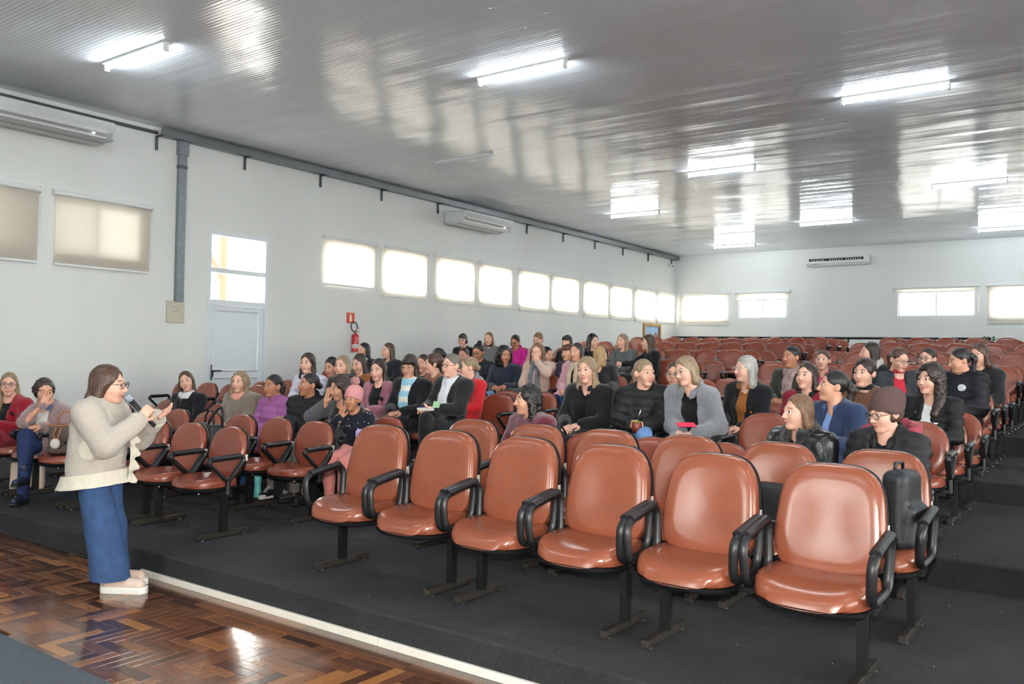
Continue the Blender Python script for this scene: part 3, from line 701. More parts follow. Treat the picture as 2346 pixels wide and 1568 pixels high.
# ---- hair styles, in head space (facing -y)
def hair_mesh(style, L, vol, h, R3, wavy=0.0, side=0.0, bang=0.0, front=0.0, out=0.0):
    """R3: head rotation, so that hanging hair still falls downwards. front>0 brings locks over the chest"""
    down = R3.T @ np.array([0, 0, -1.0]); down = np.array([down[0]*.8, down[1]*.5, down[2]]); down /= np.linalg.norm(down)
    curly = style in ('curly', 'afro', 'curlylong', 'curlyshort')
    def f(P):
        x, y, z = P; ax = np.abs(x); Q = (ax, y, z)
        d = s_ell(P, (0, .022, .040), (.0805+vol, .099+vol, .0925+vol))
        hl = (side, -.122, -.022-bang*.06)
        cut = s_ell((x, y, z+.35*np.abs(x-side)*(x*side >= 0)*(1 if not bang else 0)), hl, (.0665, .100, .126))
        d0 = smax(s_ell(P, (0, .022, .040), (.0785, .097, .0905)), -cut, .008)
        d = smax(d, -cut, .012)
        d = smax(d, -(z+.055), .02) if style in ('pony', 'bun', 'lowbun', 'back') else d
        if bang: d = smin(d, s_ell(P, (side*.5, -.062, .062), (.058, .036, .03+.018*bang)), .02)
        if style in ('long', 'curlylong', 'half'):
            e = np.array([0, .062, -.01]); t = e+down*L+np.array([0, .028+out, 0])
            g = s_cone((x*.72, y, z), e, (t[0]*.72, t[1], t[2]), .052+vol, .040+vol*.7)
            for s in (-1, 1):
                a = np.array([s*.068, .012, .0]); b = a+np.array([s*.012, .016+out*.6, 0])+down*min(.17, L*.8); c2 = b+down*max(0, L-.17)+np.array([0, -.055*front+out*.5, 0])
                g = smin(g, s_cone(P, a, b, .024+vol*.6, .034+vol*.6), .03); g = smin(g, s_cone(P, b, c2, .034+vol*.6, .022+vol*.4), .02)
            d = smin(d, g, .03)
        elif style in ('bob', 'curlyshort'):
            g = s_ell(P, (0, .035, -.02), (.088+vol, .092+vol, .075+vol)); g = smax(g, -(z+.012+L), .02)
            g = smax(g, -s_ell(P, (0, -.105, -.07), (.064, .105, .15)), .012); d = smin(d, g, .02)
        elif style == 'pony':
            d = smin(d, s_ell(P, (0, .118, .045), (.022, .024, .022)), .012)
            a = np.array([0, .13, .04]); b = a+np.array([0, .018, -.045]); c2 = b+down*L+np.array([0, -.03, 0])
            d = smin(d, smin(s_cone(P, a, b, .022, .03+vol), s_cone(P, b, c2, .03+vol, .014), .02), .012)
        elif style == 'bun': d = smin(d, s_ell(P, (0, .075, .125), (.040, .040, .036)), .01)
        elif style == 'lowbun': d = smin(d, s_ell(P, (0, .122, .0), (.036, .034, .036)), .012)
        elif style == 'back': d = smin(d, s_ell(P, (0, .085, -.03), (.056, .04, .05)), .03)
        elif style == 'afro':
            g = s_ell(P, (0, .045, .012), (.135+vol, .13+vol, .135+vol)); g = smin(g, s_ell(P, (0, .05, -.1), (.135+vol, .11, .11)), .05)
            g = smax(g, -s_ell(P, (0, -.12, -.05), (.066, .12, .135)), .015); d = smin(d, g, .02)
        elif style == 'curly':
            g = s_ell(P, (0, .03, .01), (.11+vol, .115+vol, .115+vol)); g = smax(g, -s_ell(P, (0, -.125, -.05), (.066, .12, .135)), .015); d = smin(d, g, .02)
            if L:
                for s in (-1, 1): d = smin(d, s_cone(P, (s*.075, .02, -.03), (s*.095, .01-.03*front, -.03-L), .045+vol, .03+vol*.5), .03)
                d = smin(d, s_cone((x*.7, y, z), (0, .07, -.02), (0, .09, -.03-L), .06+vol, .045), .03)
        if curly or wavy:
            w = (.0095 if style == 'curlylong' else .011) if curly else .006*wavy
            d = d+w*np.sin(x*95+2*np.sin(z*60))*np.sin(y*88+1.5*np.sin(z*55+1))*np.sin(z*70+x*30)
        d = np.minimum(d, smax(d0, -(z+.05), .02))
        if not curly:
            th = np.arctan2(y-.02, x); d = d+.0016*np.sin(th*46+z*14)+.0011*np.sin(th*83-z*9)
        return d
    lo = [-.16-vol*2, -.13, -.13]; hi = [.16+vol*2, .22, .16+vol]
    if style in ('long', 'curlylong', 'pony', 'curly'):
        k = L+.10; lo[2] = min(lo[2], -k); hi[1] = max(hi[1], .22+abs(down[1])*L+out); lo[1] -= .05*front+abs(down[1])*L*.6; lo[0] -= abs(down[0])*L; hi[0] += abs(down[0])*L
    if style == 'afro': lo = [-.2, -.14, -.26]; hi = [.2, .24, .2]
    return snet(f, lo, hi, h)
m_lens = pane_mat(); m_lens.name = 'spectacle_lens'
def glasses(parent, T, col, r=.024):
    g = MB()
    for s in (-1, 1):
        g.tube([T((s*.032+r*1.1*math.cos(a), -.104-.004*math.sin(a), .003+r*.92*math.sin(a))) for a in [2*math.pi*k/14 for k in range(14)]], .0021, 5, True)
        g.tube([T((s*.058, -.102, .008)), T((s*.079, -.06, .008)), T((s*.084, .01, .006)), T((s*.082, .03, -.004))], .002, 5)
    g.tube([T((-.0065, -.106, .008)), T((0, -.109, .010)), T((.0065, -.106, .008))], .0018, 5)
    o = g.build('glasses', M('glasses_%d_%d_%d' % col, col, .3), parent, True)
    l = MB()
    for s in (-1, 1): l.add([T((s*.032+r*1.08*math.cos(2*math.pi*k/14), -.104, .003+r*.9*math.sin(2*math.pi*k/14))) for k in range(14)], [tuple(range(14))])
    l.build('lens', m_lens, o)
def tube_np(pts, r, n=10): 
    mb = MB(); mb.tube(pts, r, n); return mb
def quads_of(mb):
    F = [f if len(f) == 4 else None for f in mb.f]; F = [f for f in F if f]; return np.array(mb.v, np.float32), np.array(F)
def concat(parts):
    Vs, Qs, Is = [], [], []; b = 0
    for V, Q, I in parts:
        Vs.append(V); Qs.append(np.asarray(Q)+b); Is.append(np.full(len(Q), I) if np.isscalar(I) else I); b += len(V)
    return np.concatenate(Vs), np.concatenate(Qs), np.concatenate(Is)
ZBODY = {}
def make_person(loc, by, label, group, J, head_rot, skin='L', hair=('long', 'dbr', .2), coat=('wool', (30, 30, 34)), inner=None, opening=0.0, collar=None, pants=('denim', (60, 84, 130)), shoes=(30, 28, 28), near=True,
                bulk=.012, heads=1.0, hands=None, glass=None, scarf=None, hat=None, skirt=True, extra=None, hairkw=None, wide=0.0, fat=0.0, legs=True, name='person', cutz=None, vox=None):
    root = empty(name, loc, by, label, 'person', group)
    R3 = rotm(*head_rot); hc = np.array(J['head'], np.float32); hs = heads
    Th = lambda p: tuple(R3 @ (np.array(p, np.float32)*hs)+hc)
    # ---- body: head, neck, trunk, limbs, hands in one mesh
    V, Q, I = HEADS['near' if near else 'far']
    parts = [((V*hs) @ R3.T+hc, Q, I)]
    spine = [J['pelvis'], J['waist'], J['chest'], J['neck']]
    def f_under(P):
        d = s_cone(P, J['neck'], np.array(J['head'])+np.array([0, .03, -.06]), .056*hs, .05*hs)
        d = smin(d, s_cone(P, J['pelvis'], J['waist'], .10, .085), .05); d = smin(d, s_cone(P, J['waist'], J['chest'], .085, .095), .05); d = smin(d, s_cone(P, J['chest'], J['neck'], .09, .06), .05)
        for s in 'RL':
            d = smin(d, s_cone(P, J['sho'+s], J['elb'+s], .044, .038), .03); d = smin(d, s_cone(P, J['elb'+s], J['wri'+s], .037, .027), .02)
            if legs: d = smin(d, s_cone(P, J['hip'+s], J['kne'+s], .068, .05), .04); d = smin(d, s_cone(P, J['kne'+s], J['ank'+s], .047, .034), .02)
        return d
    allp = np.array([J[k] for k in J if k not in ('hem', 'thigh', 'knee')]); lo = allp.min(0)-.16; hi = allp.max(0)+.16; lo[2] = max(lo[2], .0)
    Vu, Qu = snet(f_under, lo, np.minimum(hi, [9, 9, J['head'][2]-.06]), .034); parts.append((Vu, Qu, 0))
    for s, sg in (('R', -1), ('L', 1)):
        hk, hd, hp = (hands or {}).get(s, ('relax', np.array(J['wri'+s])-np.array(J['elb'+s]), (0, .2, -1)))
        Vh, Qh = place_hand(hk, J['wri'+s], hd, hp, sg, .95*min(1, hs+.02)); parts.append((Vh, Qh, 0))
    link('body', mesh_np('body', *concat(parts)[:2], skin_mats(skin, hair[1]), concat(parts)[2]), None, root)
    # ---- garments
    ck, cc = coat; zb = bulk
    dep = .80+fat
    def torso(P, g):
        def sc(p): return np.array(p)*np.array([1, 1/dep, 1])
        Ps = (P[0]*(.94-wide*.5), P[1]/dep, P[2])
        q = lambda a, b, r1, r2: s_cone(Ps, sc(a)*np.array([.94, 1, 1]), sc(b)*np.array([.94, 1, 1]), r1+g, r2+g)
        d = q(J['pelvis'], J['waist'], .145+fat*.10, .128+fat*.12)
        d = smin(d, q(J['waist'], J['chest'], .128+fat*.12, .135+fat*.05), .06)
        ch = np.array(J['chest']); d = smin(d, s_ell(P, (ch[0], ch[1]-.07, ch[2]-.03), (.125, .07+fat*.08, .07)), .06)
        d = smin(d, q(J['chest'], (np.array(J['neck'])+[0, .0, -.02]), .125, .065), .05)
        a, b = np.array(J['shoR']), np.array(J['shoL']); m = (a+b)/2
        d = smin(d, s_cone(P, a*.82+m*.18, b*.82+m*.18, .062+g, .062+g), .06)
        for e in (a, b): d = smin(d, s_cone(P, np.array(J['neck'])*.85+m*.15+[0, .012, .01], e, .046+g*.6, .052+g), .04)
        return d*.92
    def f_coat(P):
        d = torso(P, zb)
        for s in 'RL':
            S, E_, W = J['sho'+s], J['elb'+s], J['wri'+s]
            W2 = np.array(W)-(np.array(W)-np.array(E_))*.06
            a = smin(s_cone(P, S, E_, .058+zb+fat*.03, .05+zb+fat*.02), s_cone(P, E_, W2, .049+zb+fat*.02, .037+zb*.8), .025)
            d = smin(d, a, .03)
            if skirt:
                k = np.array(J['hip'+s])*.45+np.array(J['kne'+s])*.55; d = smin(d, s_cone(P, J['hip'+s], k, .095+zb, .088+zb), .05)
        if ck == 'puffer':
            d = d-.015*np.abs(np.sin(P[2]*math.pi/.078+P[0]*1.2+np.sin(P[1]*14)*.3))+.008+wob(P, 60, .0018)
        else: d = d+wob(P, 26, .0045)+wob(P, 55, .0018, 1.0)
        if ck == 'teddy': d = d+wob(P, 140, .0028, 2.0)
        if cutz: d = smax(d, cutz-P[2], .01)
        if opening:
            nz = J['neck'][2]; cy = J['chest'][1]; w = opening*(.55+.55*np.clip((P[2]-J['pelvis'][2])/(nz-J['pelvis'][2]), 0, 1.3))
            cx = J['waist'][0]+(J['neck'][0]-J['waist'][0])*np.clip((P[2]-J['waist'][2])/(nz-J['waist'][2]), 0, 1)
            cut = np.maximum(np.abs(P[0]-cx)-w, P[1]-(cy-.055)); d = smax(d, -cut, .012)
        nk = np.array(J['neck'], float)
        d = smax(d, -s_cone(P, nk+[0, -.035, .042], nk+[0, -.02, .2], .058*hs+.002, .072), .012)
        return d
    hv = vox or (.0150 if near else .021)
    jj = np.array([J[k] for k in ('pelvis', 'waist', 'chest', 'neck', 'shoR', 'shoL', 'elbR', 'elbL', 'wriR', 'wriL', 'hipR', 'hipL')]+([J['kneR'], J['kneL']] if skirt else []))
    lo = jj.min(0)-.24; hi = jj.max(0)+.2; hi[2] = max(hi[2]-.06, J['neck'][2]+.1)
    if skirt and legs: lo[1] = jj.min(0)[1]-.06
    Vc, Qc = snet(f_coat, lo, hi, hv)
    cname = {'puffer': 'puffer_jacket', 'wool': 'coat', 'teddy': 'teddy_coat', 'knit': 'sweater', 'leather': 'leather_jacket', 'fur': 'fur_coat'}.get(ck, 'top')
    mi = None; cm = [cloth_mat(ck, cc)]
    make_person.last = (Vc, Qc)
    jacket = link(cname, mesh_np(cname, Vc, Qc, cm), None, root)
    if inner is not None and opening:
        Vi, Qi = snet(lambda P: smax(torso(P, -.012)+wob(P, 30, .002), -s_cone(P, np.array(J['neck'])+[0, -.042, .05], np.array(J['neck'])+[0, -.02, .2], .054*hs, .068), .01), lo, hi, .021 if near else .028)
        link('inner_top', mesh_np('inner_top', Vi, Qi, [cloth_mat('wool', inner)]), None, root)
    nk = np.array(J['neck'], float)
    if collar:
        kind, ccol = collar[0], collar[1]
        cmat = cloth_mat('fur' if kind == 'fur' else ck if kind in ('hood', 'lapel') else 'knit', ccol)
        def f_col(P):
            if kind == 'fur':
                rr, tr, zz, tilt = .095, .042, .02, .35
            elif kind == 'hood': rr, tr, zz, tilt = .082, .027, .008, .8
            elif kind == 'turtle': rr, tr, zz, tilt = .058*hs, .014, .035, .0
            else: rr, tr, zz, tilt = .078, .02, .012, .4
            X = P[0]-nk[0]; Y = P[1]-nk[1]+.015; Zq = P[2]-nk[2]-zz-tilt*Y
            ring = np.sqrt(X*X+(Y*1.05)**2)-rr
            d = np.sqrt(ring**2+(Zq*(.45 if kind == 'turtle' else .75))**2)-tr
            if kind == 'hood': d = smin(d, s_ell(P, (nk[0], nk[1]+.10, nk[2]-.01), (.105, .05, .07)), .04)
            if kind == 'fur': d = d+wob(P, 130, .006)+wob(P, 60, .004, 2)
            if kind in ('fur', 'hood', 'lapel'):   # open at the throat
                d = smax(d, -np.maximum(np.abs(X)-.032, Y+.03), .015)
            return d
        V2, Q2 = snet(f_col, nk-[.2, .2, .12], nk+[.2, .24, .17], .010 if near else .015)
        link('collar' if kind != 'hood' else 'hood', mesh_np('collar', V2, Q2, [cmat]), None, root)
    if scarf:
        scol, kind = scarf[0], scarf[1]
        sm = scarf[2] if len(scarf) > 2 else cloth_mat('knit', scol)
        ch = np.array(J['chest'], float); wz = np.array(J['waist'], float)
        def f_sc(P):
            X = P[0]-nk[0]; Y = P[1]-nk[1]+.025; Zq = P[2]-nk[2]-.015-.4*Y
            d = np.sqrt((np.sqrt(X*X+(Y)**2)-.072)**2+(Zq*.7)**2)-.027
            if kind in ('tails', 'tie', 'shawl'):
                y0 = ch[1]-.135-fat*.12-zb
                for s in (-1, 1):
                    off = .05 if kind == 'shawl' else .022
                    a = nk+[s*.04, -.08, -.01]; b = np.array([ch[0]+s*off, y0, ch[2]]); c3 = np.array([wz[0]+s*off*1.2, y0+.005, wz[2]+(.0 if kind == 'shawl' or s > 0 else .06)])
                    Pq = (P[0], P[1]*1.6, P[2]); e = lambda u: np.array(u)*[1, 1.6, 1]
                    d = smin(d, smin(s_cone(Pq, e(a), e(b), .03, .034), s_cone(Pq, e(b), e(c3), .034, .045), .02)*.8, .02)
            return d+wob(P, 60, .003)+wob(P, 120, .0015)
        V2, Q2 = snet(f_sc, np.minimum(nk, wz)-[.2, .34, .1], nk+[.2, .2, .12], .0115 if near else .016)
        link('scarf', mesh_np('scarf', V2, Q2, [sm]), None, root)
    # ---- trousers, shoes
    if legs:
        pk, pc = pants
        def f_pants(P):
            d = s_ell(P, np.array(J['pelvis'])+[0, .0, -.02], (.165+fat*.1, .125+fat*.1, .11))
            for s in 'RL':
                d = smin(d, s_cone(P, J['hip'+s], J['kne'+s], J.get('thigh', .09)+fat*.03, J.get('knee', .066)+fat*.02), .04)
                d = smin(d, s_cone(P, J['kne'+s], J['ank'+s], J.get('knee', .064)+fat*.02, J.get('hem', .05)), .03)
            return d+wob(P, 24, .004)
        jl = np.array([J[k] for k in ('pelvis', 'hipR', 'hipL', 'kneR', 'kneL', 'ankR', 'ankL')]); lo2 = jl.min(0)-.2; hi2 = jl.max(0)+.18
        lo2[2] = max(lo2[2], jl.min(0)[2]-.01)
        V2, Q2 = snet(f_pants, lo2, hi2, vox or (.022 if near else .03))
        link('trousers', mesh_np('trousers', V2, Q2, [cloth_mat(pk, pc)]), None, root)
        if shoes:
            for s in 'RL':
                a = np.array(J['ank'+s], float); dr_ = np.array(J.get('toe'+s, a+[0, -.15, -.06]), float)-a; yaw = math.atan2(dr_[0], -dr_[1])
                me = shoe_mesh(shoes); o = link('shoe', me, None, root); o.location = (a[0], a[1], a[2]-.085); o.rotation_euler = (J.get('toepitch', 0), 0, yaw)
    # ---- hair / hat / glasses
    hkw = hairkw or {}
    if hair[0] != 'none':
        Vh, Qh = hair_mesh(hair[0], hair[2], hair[3] if len(hair) > 3 else 0.0, (.0075 if vox else .0100) if near else .0135, R3, **hkw)
        link('hair', mesh_np('hair', (Vh*hs) @ R3.T+hc, Qh, [hair_mat(hair[1])]), None, root)
    if hat:
        hcol, pom = hat
        def f_hat(P):
            x, y, z = P; th = np.arctan2(y-.02, x)
            d = s_ell(P, (0, .034, .05), (.094, .118, .118)); d = smin(d, s_ell(P, (0, .085, .085), (.075, .065, .065)), .04)
            d = smax(d, -(z-.022+.45*(y+.05)), .008)
            d = smin(d, smax(s_ell(P, (0, .030, .035), (.098, .121, .115)), np.abs(z-.038+.45*(y+.05))-.018, .006), .006)
            d = np.maximum(d, -s_ell(P, (0, .024, .03), (.082, .10, .095)))
            return d+.0022*np.sin(th*44)
        V2, Q2 = snet(f_hat, (-.14, -.13, -.12), (.14, .21, .2), .0065)
        ho = link('knit_hat', mesh_np('knit_hat', (V2*hs) @ R3.T+hc, Q2, [M('hatknit_%d' % hcol[0], hcol, .9, var=.1, vs=80, bump=.5, bs=120)]), None, root)
        if pom:
            V2, Q2 = snet(lambda P: s_ell(P, (0, .06, .2), (.05, .05, .05))+wob(P, 170, .006)+wob(P, 90, .004, 1), (-.08, -.02, .12), (.08, .14, .28), .006)
            link('pompom', mesh_np('pompom', (V2*hs) @ R3.T+hc, Q2, [cloth_mat('fur', pom)]), None, ho)
    if glass: glasses(root, Th, glass)
    if extra: extra(root, J, Th)
    return root
_shoes = {}
def shoe_mesh(col):
    kind, c = col if isinstance(col[0], str) else ('plain', col)
    key = (kind,)+tuple(c)
    if key in _shoes: return _shoes[key]
    boot = kind == 'boot'; hi = kind in ('boot', 'sneaker')
    def up(P):
        d = smin(s_cone(P, (0, .03, .045), (0, -.14, .035), .036, .03), s_cone(P, (0, .02, .05), (0, .0, .15 if hi else .09), .036, .04), .03)
        return smax(d, -(P[2]-.016), .006)
    V, Q = snet(up, (-.06, -.19, 0), (.06, .09, .2 if hi else .15), .007)
    def so(P): return smax(s_cone((P[0]*.92, P[1], P[2]*.0), (0, .03, 0), (0, -.145, 0), .040, .034), np.abs(P[2]-.012)-.013, .004)
    V2, Q2 = snet(so, (-.06, -.2, -.01), (.06, .09, .04), .007)
    parts = [(V, Q, 0), (V2, Q2, 1)]
    if kind == 'sneaker':   # laces and toe cap
        lb = MB()
        for i in range(6):
            y = -.105+i*.019; z = .062+i*.0135; lb.tube([(-.022, y, z), (0, y-.004, z+.010), (.022, y, z)], .0045, 5)
        parts.append((*quads_of(lb), 1))
        Vt, Qt = snet(lambda P: smax(s_ell(P, (0, -.135, .03), (.036, .04, .026)), -(P[2]-.014), .004), (-.05, -.19, 0), (.05, -.07, .08), .007); parts.append((Vt, Qt, 1))
    sole = {'plain': (24, 24, 24), 'boot': (20, 20, 22)}.get(kind, (226, 222, 214))
    V, Q, I = concat(parts)
    me = mesh_np('shoe', V, Q, [M('shoe_%s_%d_%d_%d' % ((kind,)+tuple(c)), c, .5), M('sole_%d' % sole[0], sole, .6)], I); _shoes[key] = me
    return me
PRES = (-5.56, 3.2)
def seated(row, X, h, a, label, group, pose='lap', hp=0, hr=0, by=None, lean=(0, 0), cross=0, dy=0, dz=0, small=1.0, knees=0, **kw):
    y, z = row_pos(row); y += .02+dy
    hy = math.degrees(math.atan2(-X, y))+a
    if by is None: by = max(-24, min(34, hy*.35))
    k = small; hz = h-.137*kw.get('heads', 1.0)
    lx, ly = lean
    pel = np.array([0, .055, .535*k if k == 1 else .52])
    nk = np.array([lx*.8, .080+ly*.8, hz-.150*kw.get('heads', 1.0)])
    head = np.array([lx, .03+ly, hz])
    J = dict(pelvis=pel, waist=pel*.72+nk*.28+[0, .012, 0], chest=pel*.36+nk*.64+[0, .012, 0], neck=nk, head=head)
    sw = .168*k
    for s, g in (('R', -1), ('L', 1)):
        J['sho'+s] = nk+np.array([g*sw, .008, -.058*k])
        J['hip'+s] = pel+np.array([g*.085*k, -.03, -.025])
        J['kne'+s] = np.array([g*(.10+.02*knees)*k, -.40*k, .50*k+.02]); J['ank'+s] = np.array([g*.09*k, -.40*k-.02, .095]); J['toe'+s] = J['ank'+s]+[g*.03, -.15, -.05]
    if k < 1:
        for s, g in (('R', -1), ('L', 1)): J['ank'+s] = J['kne'+s]+np.array([0, .02, -.30])
    if cross:   # one leg over the other
        s, o = ('R', 'L') if cross > 0 else ('L', 'R'); g = -1 if s == 'R' else 1
        J['kne'+s] = np.array([-g*.06, -.37, .62]); J['ank'+s] = np.array([-g*.16, -.50, .28]); J['toe'+s] = J['ank'+s]+[-g*.03, -.14, -.06]
    l1, l2 = .265*k, .235*k
    hands = {}
    def arm(s, W, pole=(0, .3, -1), hand=None):
        g = -1 if s == 'R' else 1
        E_, W2 = ik(J['sho'+s], W, l1, l2, (pole[0]+g*.55, pole[1], pole[2])); J['elb'+s] = E_; J['wri'+s] = W2
        if hand: hands[s] = hand
    lapz = (.645 if not cross else .69)*1.0
    if k < 1: lapz = .60
    arm('R', (-.075, -.20, lapz), hand=('relax', (.75, -.62, -.22), (.25, .25, -1))); arm('L', (.085, -.19, lapz+.015), hand=('relax', (-.75, -.62, -.22), (-.25, .25, -1)))
    if pose in ('faceR', 'faceL'):
        s = pose[-1]; g = -1 if s == 'R' else 1; c, sn = math.cos(R(hy-by)), math.sin(R(hy-by))
        loc = lambda p: head+np.array([p[0]*c-p[1]*sn, p[0]*sn+p[1]*c, p[2]])
        w = loc((g*.035, -.135, -.13)); dd = loc((-g*.02, -.125, .06))-w; pm = head-loc((0, -1, 0))
        arm(s, w, (g*.6, -.1, -1), ('flat', dd, pm))
    elif pose == 'chin':
        w = head+np.array([-.05, -.12, -.16]); arm('R', w, (-.4, -.2, -1), ('relax', (.2, .1, .9), (0, 1, .1)))
        arm('L', (.26, -.10, .40), (.3, .2, 0), ('relax', (.1, -.2, -1), (-1, 0, 0)))
    elif pose == 'hold':
        arm('R', (-.075, -.285, .70), hand=('grip', (.55, -.75, .1), (.7, .3, -.1))); arm('L', (.065, -.29, .69), hand=('grip', (-.65, -.7, .12), (-.7, .3, 0)))
    elif pose == 'holdR':
        arm('R', (-.15, -.40, .74), hand=('grip', (.1, -.95, .2), (.8, 0, -.2)))
    elif pose == 'note':
        arm('L', (.10, -.25, .72), hand=('relax', (-.6, -.7, .1), (-.2, 0, 1))); arm('R', (-.11, -.24, .71))
    elif pose == 'armsx':
        arm('R', (.08, -.16, .72), hand=('relax', (1, -.2, .1), (0, 1, -.2))); arm('L', (-.08, -.18, .75), hand=('relax', (-1, -.2, .1), (0, 1, -.2)))
    near = row <= 5
    kw.setdefault('skirt', True)
    return make_person((X, y-.02, z), R(by), label, group, J, (R(hy-by), R(hp), R(hr)), near=near, hands=hands, **kw)
# ------------------------------------------------------------------ the audience
BLK = (26, 26, 29); NAVY = (30, 36, 56); JEAN = (62, 82, 116); LJEAN = (112, 138, 176); DJEAN = (40, 54, 88)
GL, GC, GS = 'people in the left seating block', 'people in the centre seating block', 'people at the front left'
GB = (40, 30, 28); GM = (150, 140, 128)
seated(1, -9.35, 1.19, -6, 'person in a red cardigan over black, glasses, hands together, at the left picture edge', GS, skin='L', hair=('long', 'ash', .26), coat=('knit', (150, 22, 42)), inner=BLK, opening=.055, glass=GB, pants=('wool', BLK), hairkw=dict(front=1.0), pose='lap')
seated(1, -8.47, 1.16, 12, 'person in a mauve teddy jacket covering the face with one hand, legs crossed in jeans', GS, skin='M', hair=('curly', 'dbr', 0, -.012), coat=('teddy', (150, 124, 126)), inner=(214, 210, 206), opening=.06, collar=('lapel', (88, 106, 142)), pants=('denim', (38, 52, 88)), shoes=('boot', (30, 40, 66)), pose='faceR', hp=14, cross=1, lean=(-.02, -.06))
seated(3, -9.0, 1.21, -12, 'person in black with a white bow at the collar, head tilted, long dark hair', GL, skin='L', hair=('long', 'br', .32), coat=('wool', (24, 25, 30)), inner=(22, 22, 26), opening=.04, collar=('lapel', (24, 25, 30)), scarf=((232, 232, 236), 'ring'), pants=('wool', BLK), hr=-14, lean=(.02, 0), hairkw=dict(front=.8))
seated(3, -7.97, 1.24, -26, 'person in a taupe teddy coat with a peach and mint snood', GL, skin='L', hair=('curly', 'ash', .14, -.01), coat=('teddy', (128, 114, 98)), scarf=((226, 160, 142), 'ring'), pants=('wool', (60, 58, 60)), bulk=.03, hairkw=dict(front=.5))
seated(3, -7.40, 1.21, -46, 'person in a lilac quilted puffer jacket with a dark ponytail', GL, skin='T', hair=('pony', 'blk', .22), coat=('puffer', (158, 96, 152)), collar=('turtle', (158, 96, 152)), pants=('denim', (50, 84, 136)), bulk=.022)
seated(3, -6.86, 1.24, -64, 'person in a zipped black puffer jacket leaning back, in grey trousers and sneakers', GL, skin='T', hair=('lowbun', 'blk', 0), coat=('puffer', (32, 32, 36)), collar=('hood', (30, 30, 34)), pants=('wool', (122, 114, 108)), shoes=('sneaker', (24, 24, 26)), bulk=.034, lean=(0, .06), hp=-4, pose='armsx', by=20)
seated(3, -6.36, 1.23, -58, 'person in a grey patterned jacket hiding the face behind a hand, long wavy hair', GL, skin='M', hair=('curlylong', 'dbr', .34, .010), coat=('knit', (92, 92, 96)), inner=(30, 30, 32), opening=.05, pants=('wool', (128, 120, 112)), pose='faceR', hp=12, hairkw=dict(front=1.2))
def dots(root, J, Th):
    V, Q = make_person.last; rnd = random.Random(3); d = MB(); c = V[Q].mean(1); nr = np.cross(V[Q[:, 1]]-V[Q[:, 0]], V[Q[:, 2]]-V[Q[:, 0]])
    for i in rnd.sample(range(len(Q)), 150):
        n = Vector(nr[i]).normalized(); p = Vector(c[i])
        d.box(p+n*.001, (.004+rnd.random()*.008, .005+rnd.random()*.010, .003), n.to_track_quat('Z', 'Y').to_matrix() @ Matrix.Rotation(rnd.uniform(0, 3), 3, 'Z'))
    d.build('sprig_print', M('white_print', (230, 226, 218), .8), root)
seated(3, -5.97, 1.12, -28, 'child in a pink pompom hat, dark dotted sweater and pink trousers, hand at the mouth', GL, skin='T', hair=('back', 'blk', 0), coat=('wool', (26, 28, 40)), skirt=False, pants=('wool', (236, 150, 142)), shoes=('plain', (34, 34, 38)), hat=((206, 140, 142), (190, 130, 132)), heads=.88, small=.80, pose='chin', lean=(-.03, -.05), by=14, bulk=.004, extra=dots, dy=-.12)
seated(4, -7.92, 1.27, -26, 'person in a white jacket with a black vest, long dark brown hair', GL, skin='L', hair=('long', 'dbr', .20, .004), coat=('puffer', (206, 204, 220)), inner=(24, 24, 28), opening=.06, collar=('lapel', (206, 204, 220)), pants=('wool', BLK))
seated(4, -7.32, 1.25, -30, 'person in a black coat with a broad black fur collar, straight blond hair', GL, skin='L', hair=('long', 'ash', .15), coat=('wool', (28, 29, 33)), collar=('fur', (22, 22, 24)), pants=('wool', BLK), bulk=.02)
seated(5, -8.50, 1.22, -36, 'person in a red jacket looking down, behind the white jacket', GL, skin='M', hair=('back', 'blk', 0), coat=('wool', (140, 20, 34)), hp=16, pants=('wool', BLK))
seated(5, -7.98, 1.27, -42, 'person in a rust brown top looking down, dark hair tucked behind the ear', GL, skin='L', hair=('long', 'dbr', .16), coat=('wool', (142, 84, 46)), hp=16, pants=('denim', JEAN))
seated(4, -6.74, 1.22, -30, 'person in a dusty pink long coat over a black top, hands clasped', GL, skin='L', hair=('long', 'dbr', .16), coat=('teddy', (158, 96, 112)), inner=(18, 18, 20), opening=.075, pants=('wool', BLK), hp=6)
seated(7, -9.77, 1.25, -46, 'person in a dark jacket with a white scarf, beside the fire extinguisher', GL, skin='M', hair=('long', 'blk', .12), coat=('wool', (30, 32, 40)), scarf=((222, 222, 226), 'tails'), pants=('wool', BLK))
seated(7, -9.24, 1.25, -52, 'person in a plain charcoal jacket with long light brown hair, near the fire extinguisher', GL, skin='L', hair=('long', 'br', .22), coat=('wool', (36, 37, 44)), pants=('wool', BLK))
def stripes():
    m = M('scarf_blue_white', (150, 200, 220), .9); nt = m.node_tree; b = nt.nodes['Principled BSDF']; tc = nt.nodes.new('ShaderNodeTexCoord')
    w = nt.nodes.new('ShaderNodeTexWave'); w.bands_direction = 'Z'; w.inputs['Scale'].default_value = 2.6; w.inputs['Distortion'].default_value = 1.5; nt.links.new(tc.outputs['Object'], w.inputs[0])
    r = nt.nodes.new('ShaderNodeValToRGB'); r.color_ramp.interpolation = 'CONSTANT'; e = r.color_ramp.elements; e[0].color = (*lin((142, 190, 212)), 1); e[1].position = .55; e[1].color = (*lin((222, 222, 212)), 1)
    nt.links.new(w.outputs[0], r.inputs[0]); nt.links.new(r.outputs[0], b.inputs['Base Color']); return m
